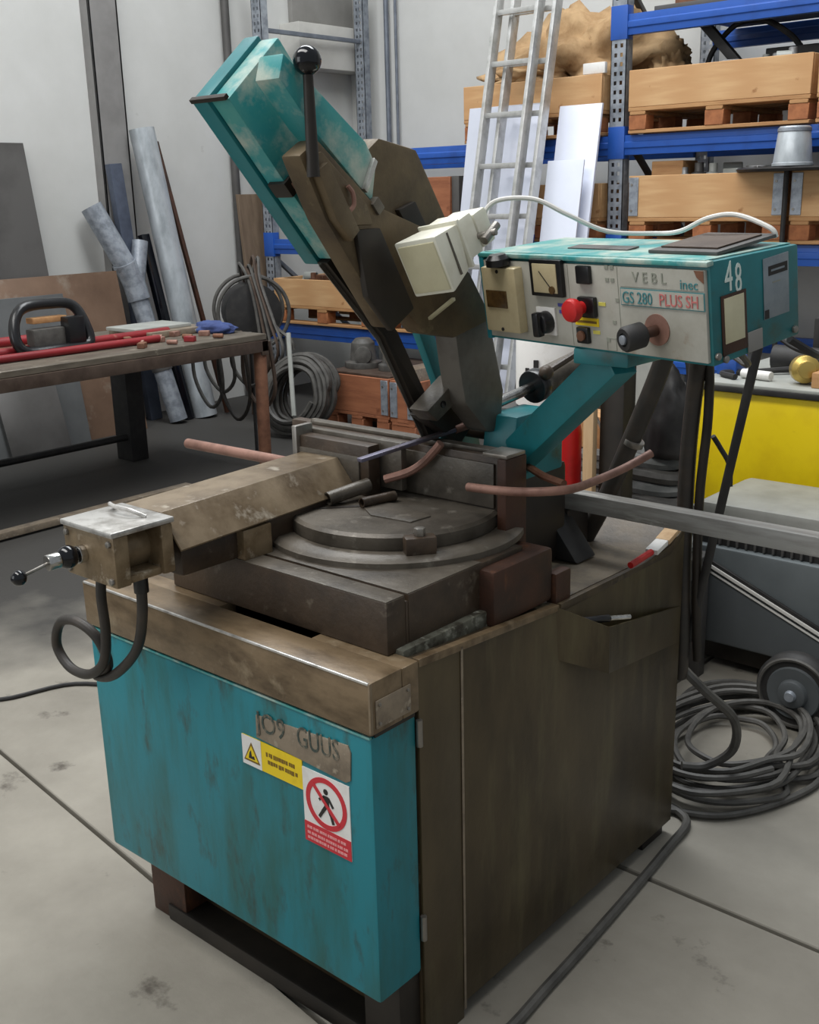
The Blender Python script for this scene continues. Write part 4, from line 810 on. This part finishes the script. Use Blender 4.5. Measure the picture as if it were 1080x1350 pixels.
# ================================================================== COILS IN THE CORNER
def wallcoil(name, c, r, turns, wr, mt, label, ax1, ax2, seed):
    rn = random.Random(seed); a1 = Vector(ax1).normalized(); a2 = Vector(ax2).normalized(); nn = a1.cross(a2); pts = []
    for i in range(turns*12):
        a = 2*math.pi*i/12; rr = r*(.72+.34*((i//12*5) % 7)/7+.05*rn.random())
        pts.append(Vector(c) + a1*rr*math.cos(a) + a2*rr*math.sin(a) + nn*(i/12-turns/2)*wr*1.1)
    return tag(MB().tube(pts, wr, 6, 3).build(name, mt, None, smooth=True), label, 'hose')
wallcoil('hose_coil', (-4.23, 3.84, .28), .245, 15, .017, 'hose_grey', 'thick coil of dark grey hose standing on the floor', (.75, .30, .25), (-.15, .1, 1), 2)
tag(MB().cyl((-4.08, 3.64, .18), (-4.20, 3.74, .70), .016, n=8).build('white_stick', 'machine_light', None, smooth=True), 'thin whitish stick leaning in front of the hose coil', 'stick')
rl = thing('cable_reel', 'dark cable reel with loops of wire in the corner by the bench', 'reel', (-4.95, 4.1, 0))
MB().cyl((-5.02, 4.12, .78), (-4.80, 3.98, .78), .20, n=28).build('drum', 'black_rubber', rl, .01)
for c_ in ((-5.03, 4.13, .78), (-4.79, 3.97, .78)):
    MB().tube([Vector(c_)+Vector((.54*.25*math.cos(a*math.pi/6), .84*.25*math.cos(a*math.pi/6), .25*math.sin(a*math.pi/6))) for a in range(12)], .014, 8, 4, True).build('rim', 'hose_grey', rl, smooth=True)
MB().bar((-5.05, 4.15, 0), (-4.92, 4.06, .78), .04, .04).build('stand', 'bench_frame', rl, .003)
MB().bar((-4.75, 3.94, 0), (-4.90, 4.04, .78), .04, .04).build('stand', 'bench_frame', rl, .003)
for i in range(5):
    rn = random.Random(30+i)
    MB().tube([(-5.05+.06*i, 4.1-.03*i, .98+rn.uniform(0, .06)), (-4.95+.05*i, 4.0, 1.12+rn.uniform(-.05, .1)), (-4.80+.03*i, 3.95, 1.0), (-4.70+.04*i, 3.92, .75), (-4.64+.05*i, 3.9, .45+rn.uniform(-.1, .1)), (-4.75, 3.95, .3)], .011, 6).build('wire_loop', ('hose_grey', 'bench_frame')[i % 2], rl, smooth=True)
tag(MB().tube([(-4.68, 3.95, .86), (-4.55, 3.95, .70), (-4.42, 3.96, .62), (-4.40, 3.97, .55)], .012, 6).build('loose_wire', 'hose_grey', None, smooth=True), 'loose grey wire running from reel down to the hose coil', 'wire')
# ================================================================== MIDDLE GROUND BEHIND THE SAW
cy = thing('gas_bottle', 'red gas bottle standing behind the saw, half hidden by the grey bar', 'gas bottle', (-.69, 1.62, 0))
MB().lathe([(.050, 0), (.055, .01), (.055, .84), (.045, .90), (.022, .935)], (-.69, 1.62, 0), n=28).build('bottle', 'red', cy, smooth=True)
MB().cyl((-.69, 1.62, .93), (-.69, 1.62, .98), .02).build('valve', 'black_plastic', cy, .003)
MB().cyl((-.73, 1.60, .985), (-.65, 1.64, .985), .012, n=10).build('valve_lever', 'black_plastic', cy, .002)
tag(MB().box(-.60, -.565, 1.585, 1.61, 0, 1.02).build('wooden_stick', 'wood_stick', None, .003), 'pale wooden slat standing upright right of the red bottle', 'slat')
tag(MB().box(-.565, -.485, 1.62, 1.69, 0, 1.16).build('steel_post', 'arm_dark', None, .006), 'dark brown steel post behind the wooden slat', 'post')
tag(MB().tube([(-.66, 1.60, .95), (-.60, 1.62, .93), (-.58, 1.64, .88), (-.54, 1.65, .80), (-.50, 1.65, .72), (-.50, 1.64, .64)], .005, 6).build('white_wire', 'cable_white', None, smooth=True), 'thin white wire looping between red bottle and post', 'wire')
tag(MB().box(-.735, -.60, 2.03, 2.05, 0, 1.2).build('grey_board', 'machine_light', None, .004), 'light grey board standing behind the hose heap', 'board')
tag(MB().box(-1.40, -.95, 2.02, 2.32, .0, .80).build('brown_drum_box', 'sheet_dark', None, .02), 'dark cabinet standing behind the lift cylinder', 'cabinet')
wb = thing('white_canister', 'white canister with black marks under the left end of the control box', 'canister', (-1.15, 2.1, .80))
MB().lathe([(.10, 0), (.115, .01), (.115, .24), (.09, .29), (.04, .31)], (-1.10, 2.14, .80), n=28).build('canister', 'sticker_white', wb, smooth=True)
MB().box(-.005, .012, -.002, .004, 0, .05, Matrix.Translation((-1.075, 2.022, .93)) @ Matrix.Rotation(.25, 4, 'Z')).build('black_mark', 'ink', wb)
MB().box(-.005, .008, -.002, .004, 0, .03, Matrix.Translation((-1.11, 2.022, .92)) @ Matrix.Rotation(-.1, 4, 'Z')).build('black_mark', 'ink', wb)
tag(blob('dark_tarp', (-1.06, 1.50, 0), .24, .20, .52, 'black_rubber', 5, .35, 1.8), 'crumpled dark tarpaulin heap behind the saw', 'tarpaulin')
tag(blob('green_rag', (-.42, 1.02, .757), .10, .08, .07, 'rag', 7, .5, 2.2), 'grey green crumpled rag on the rear of the saw tray', 'rag')
# heap of grey hose on a low stand
st = thing('low_trolley', 'low dark trolley carrying heaped grey hoses behind the saw', 'trolley', (-.62, 1.85, 0))
MB().box(-.88, -.36, 1.70, 1.995, .36, .42).build('deck', 'sheet_dark', st, .005)
for x in (-.82, -.38):
    for y in (1.73, 1.96): MB().box(x-.02, x+.02, y-.02, y+.02, 0, .36).build('leg', 'sheet_dark', st, .003)
for i in range(8):
    zz = .447+.040*i; w_ = .225-.010*i; j = .02*math.sin(i*2.3)
    tag(MB().tube([(-.62-w_+j, 1.765+.010*i, zz), (-.62, 1.735+.010*i, zz+.012), (-.62+w_+j, 1.77+.010*i, zz), (-.60+w_, 1.89, zz+.005), (-.62+j, 1.945, zz), (-.64-w_, 1.89, zz)], .0225, 8, 5, True).build('hose_loop', ('hose_grey', 'rag')[i % 2], None, smooth=True),
        ('lowest', 'second lowest', 'third lowest', 'fourth lowest', 'fourth highest', 'third highest', 'second highest', 'topmost')[i] + ' grey hose loop heaped on the low trolley', 'hose', 'hoses on the low trolley')
tag(MB().box(-.77, -.65, 1.80, 1.92, .752, .86).build('tan_carton', 'wood_pallet', None, .01), 'small tan carton on top of the hose heap', 'box')
bg_ = thing('tool_bag', 'tall black tool bag standing on the hose heap behind the conduits', 'bag', (-.46, 1.86, .752))
blob('bag_body', (-.46, 1.86, .752), .08, .06, .20, 'black_rubber', 21, .18, 1.6, bg_)
MB().tube([(-.52, 1.86, .96), (-.51, 1.86, 1.05), (-.46, 1.86, 1.08), (-.41, 1.86, 1.05), (-.40, 1.86, .96)], .01, 8).build('handle', 'black_rubber', bg_, smooth=True)
# yellow fronted bench
yb = thing('yellow_cabinet', 'cabinet with bright yellow front and grey top at the right edge', 'cabinet', (.2, 2.95, 0))
MB().prism([(-.78, .0), (-.78, .73), (-.735, .83), (1.2, .83), (1.2, 0)], fxz, 2.62, 3.25).build('body', 'machine_dark', yb, .004)
MB().prism([(-.76, .30), (-.76, .72), (-.72, .825), (1.2, .825), (1.2, .30)], fxz, 2.605, 2.622).build('yellow_front', 'yellow', yb, .004)
MB().box(-.76, 1.22, 2.58, 3.28, .83, .85).build('edge_strip', 'black_rubber', yb, .003)
MB().box(-.75, 1.21, 2.585, 3.27, .85, .862).build('top_plate', 'machine_light', yb, .003)
ztop = .862
tag(MB().lathe([(.05, 0), (.05, .06), (.03, .07), (.03, .09)], (-.40, 2.74, ztop+.05), (.5, -.85, .1), 20).build('brass_fitting', 'brass', None, .003), 'round brass fitting lying on the yellow cabinet', 'fitting')
tag(MB().box(-.33, -.05, 2.64, 2.80, ztop, ztop+.055).build('wood_offcut', 'wood_pallet', None, .006), 'light wooden offcut at the right edge on the yellow cabinet', 'block')
pr = thing('power_tool', 'dark power tool lying across the top of the yellow cabinet', 'tool', (-.4, 2.95, ztop))
MB().cyl((-.60, 2.95, ztop+.05), (-.20, 2.98, ztop+.05), .05, .04).build('body', 'black_rubber', pr, .006)
MB().tube([(-.5, 2.9, ztop+.02), (-.62, 2.8, ztop+.012), (-.70, 2.72, ztop+.012), (-.62, 2.66, ztop+.012)], .011, 8).build('cord', 'black_rubber', pr, smooth=True)
tag(MB().cyl((-.62, 2.72, ztop+.018), (-.50, 2.70, ztop+.018), .018, n=12).build('white_tube', 'sticker_white', None, .003), 'short white tube on the yellow cabinet below the control box', 'tube')
tag(MB().box(-.74, -.66, 2.75, 2.85, ztop, ztop+.07).build('blue_box', 'blue_rack', None, .006), 'small blue box behind the conduits on the yellow cabinet', 'box')
tag(MB().box(-.48, -.38, 3.02, 3.12, ztop, ztop+.20).build('cup_stand', 'black_rubber', None, .006), 'black stand holding a white block on the yellow cabinet', 'stand')
tag(MB().lathe([(.04, 0), (.05, .13)], (-.43, 3.07, ztop+.20), n=20).build('white_cup', 'sticker_white', None, .003), 'white cup standing on the black stand right of the control box', 'cup')
tag(MB().box(-.40, .6, 3.14, 3.26, ztop, ztop+.50).build('grey_machine', 'machine_light', None, .02), 'pale grey machine housing at the right picture edge', 'machine')
# grey machine with wheel in front of it
gm = thing('grey_cart', 'grey wheeled machine with slanted black and white trim at the right', 'machine', (.1, 2.3, 0))
MB().prism([(-.50, .10), (-.50, .43), (1.0, .43), (1.0, .10)], fxz, 2.02, 2.52).build('body', 'machine_grey', gm, .008)
MB().prism([(-.49, .11), (-.49, .40), (-.42, .385), (.2, .135), (.26, .11)], fxz, 2.008, 2.021).build('lower_panel', 'machine_dark', gm, .002)
for z0, mt, wd in ((.0, 'black_rubber', .026), (-.004, 'cable_white', .011)):
    MB().bar((-.44, 2.006+z0, .405+z0), (.24, 2.006+z0, .132+z0), .012, wd, (0, 0, 1)).build('trim_strip', mt, gm, .001)
MB().bar((-.44, 2.006, .378), (.20, 2.006, .122), .008, .006, (0, 0, 1)).build('trim_strip', 'cable_white', gm, .001)
MB().box(-.50, 1.0, 2.06, 2.5, .03, .10).build('chassis', 'arm_dark', gm, .006)
MB().prism([(-.50, .46), (-.49, .535), (-.44, .565), (1.0, .575), (1.0, .46)], fxz, 2.06, 2.45).build('lid', 'lid_grey', gm, .02)
MB().box(-.49, 1.0, 2.05, 2.46, .43, .465).build('grille', 'black_rubber', gm, .003)
for i in range(22): piece('grille_rib', .008, .012, .028, (-.36+.03*i, 2.046, .434), 'sheet_dark', gm, .001)
MB().box(.0, .04, 1.84, 2.1, .10, .13).build('axle', 'arm_dark', gm, .003)
wh = MB().lathe([(.075, -.025), (.108, -.028), (.118, -.015), (.118, .015), (.108, .028), (.075, .025)], (.02, 1.80, .118), (0, 1, 0), 40).build('wheel', 'black_rubber', gm, smooth=True)
MB().lathe([(.082, 0), (.078, .008), (.045, .006), (.040, .02), (.030, .024)], (.02, 1.775, .118), (0, -1, 0), 32).build('hub', 'machine_dark', wh, smooth=True)
MB().lathe([(.018, 0), (.014, .014)], (.02, 1.752, .118), (0, -1, 0), 20).build('hub_cap', 'galv', wh, smooth=True)
MB().tube([(.02+.104*math.cos(a*math.pi/8), 1.772, .118+.104*math.sin(a*math.pi/8)) for a in range(16)], .006, 6, 3, True).build('tyre_ridge', 'hose_grey', wh, smooth=True)
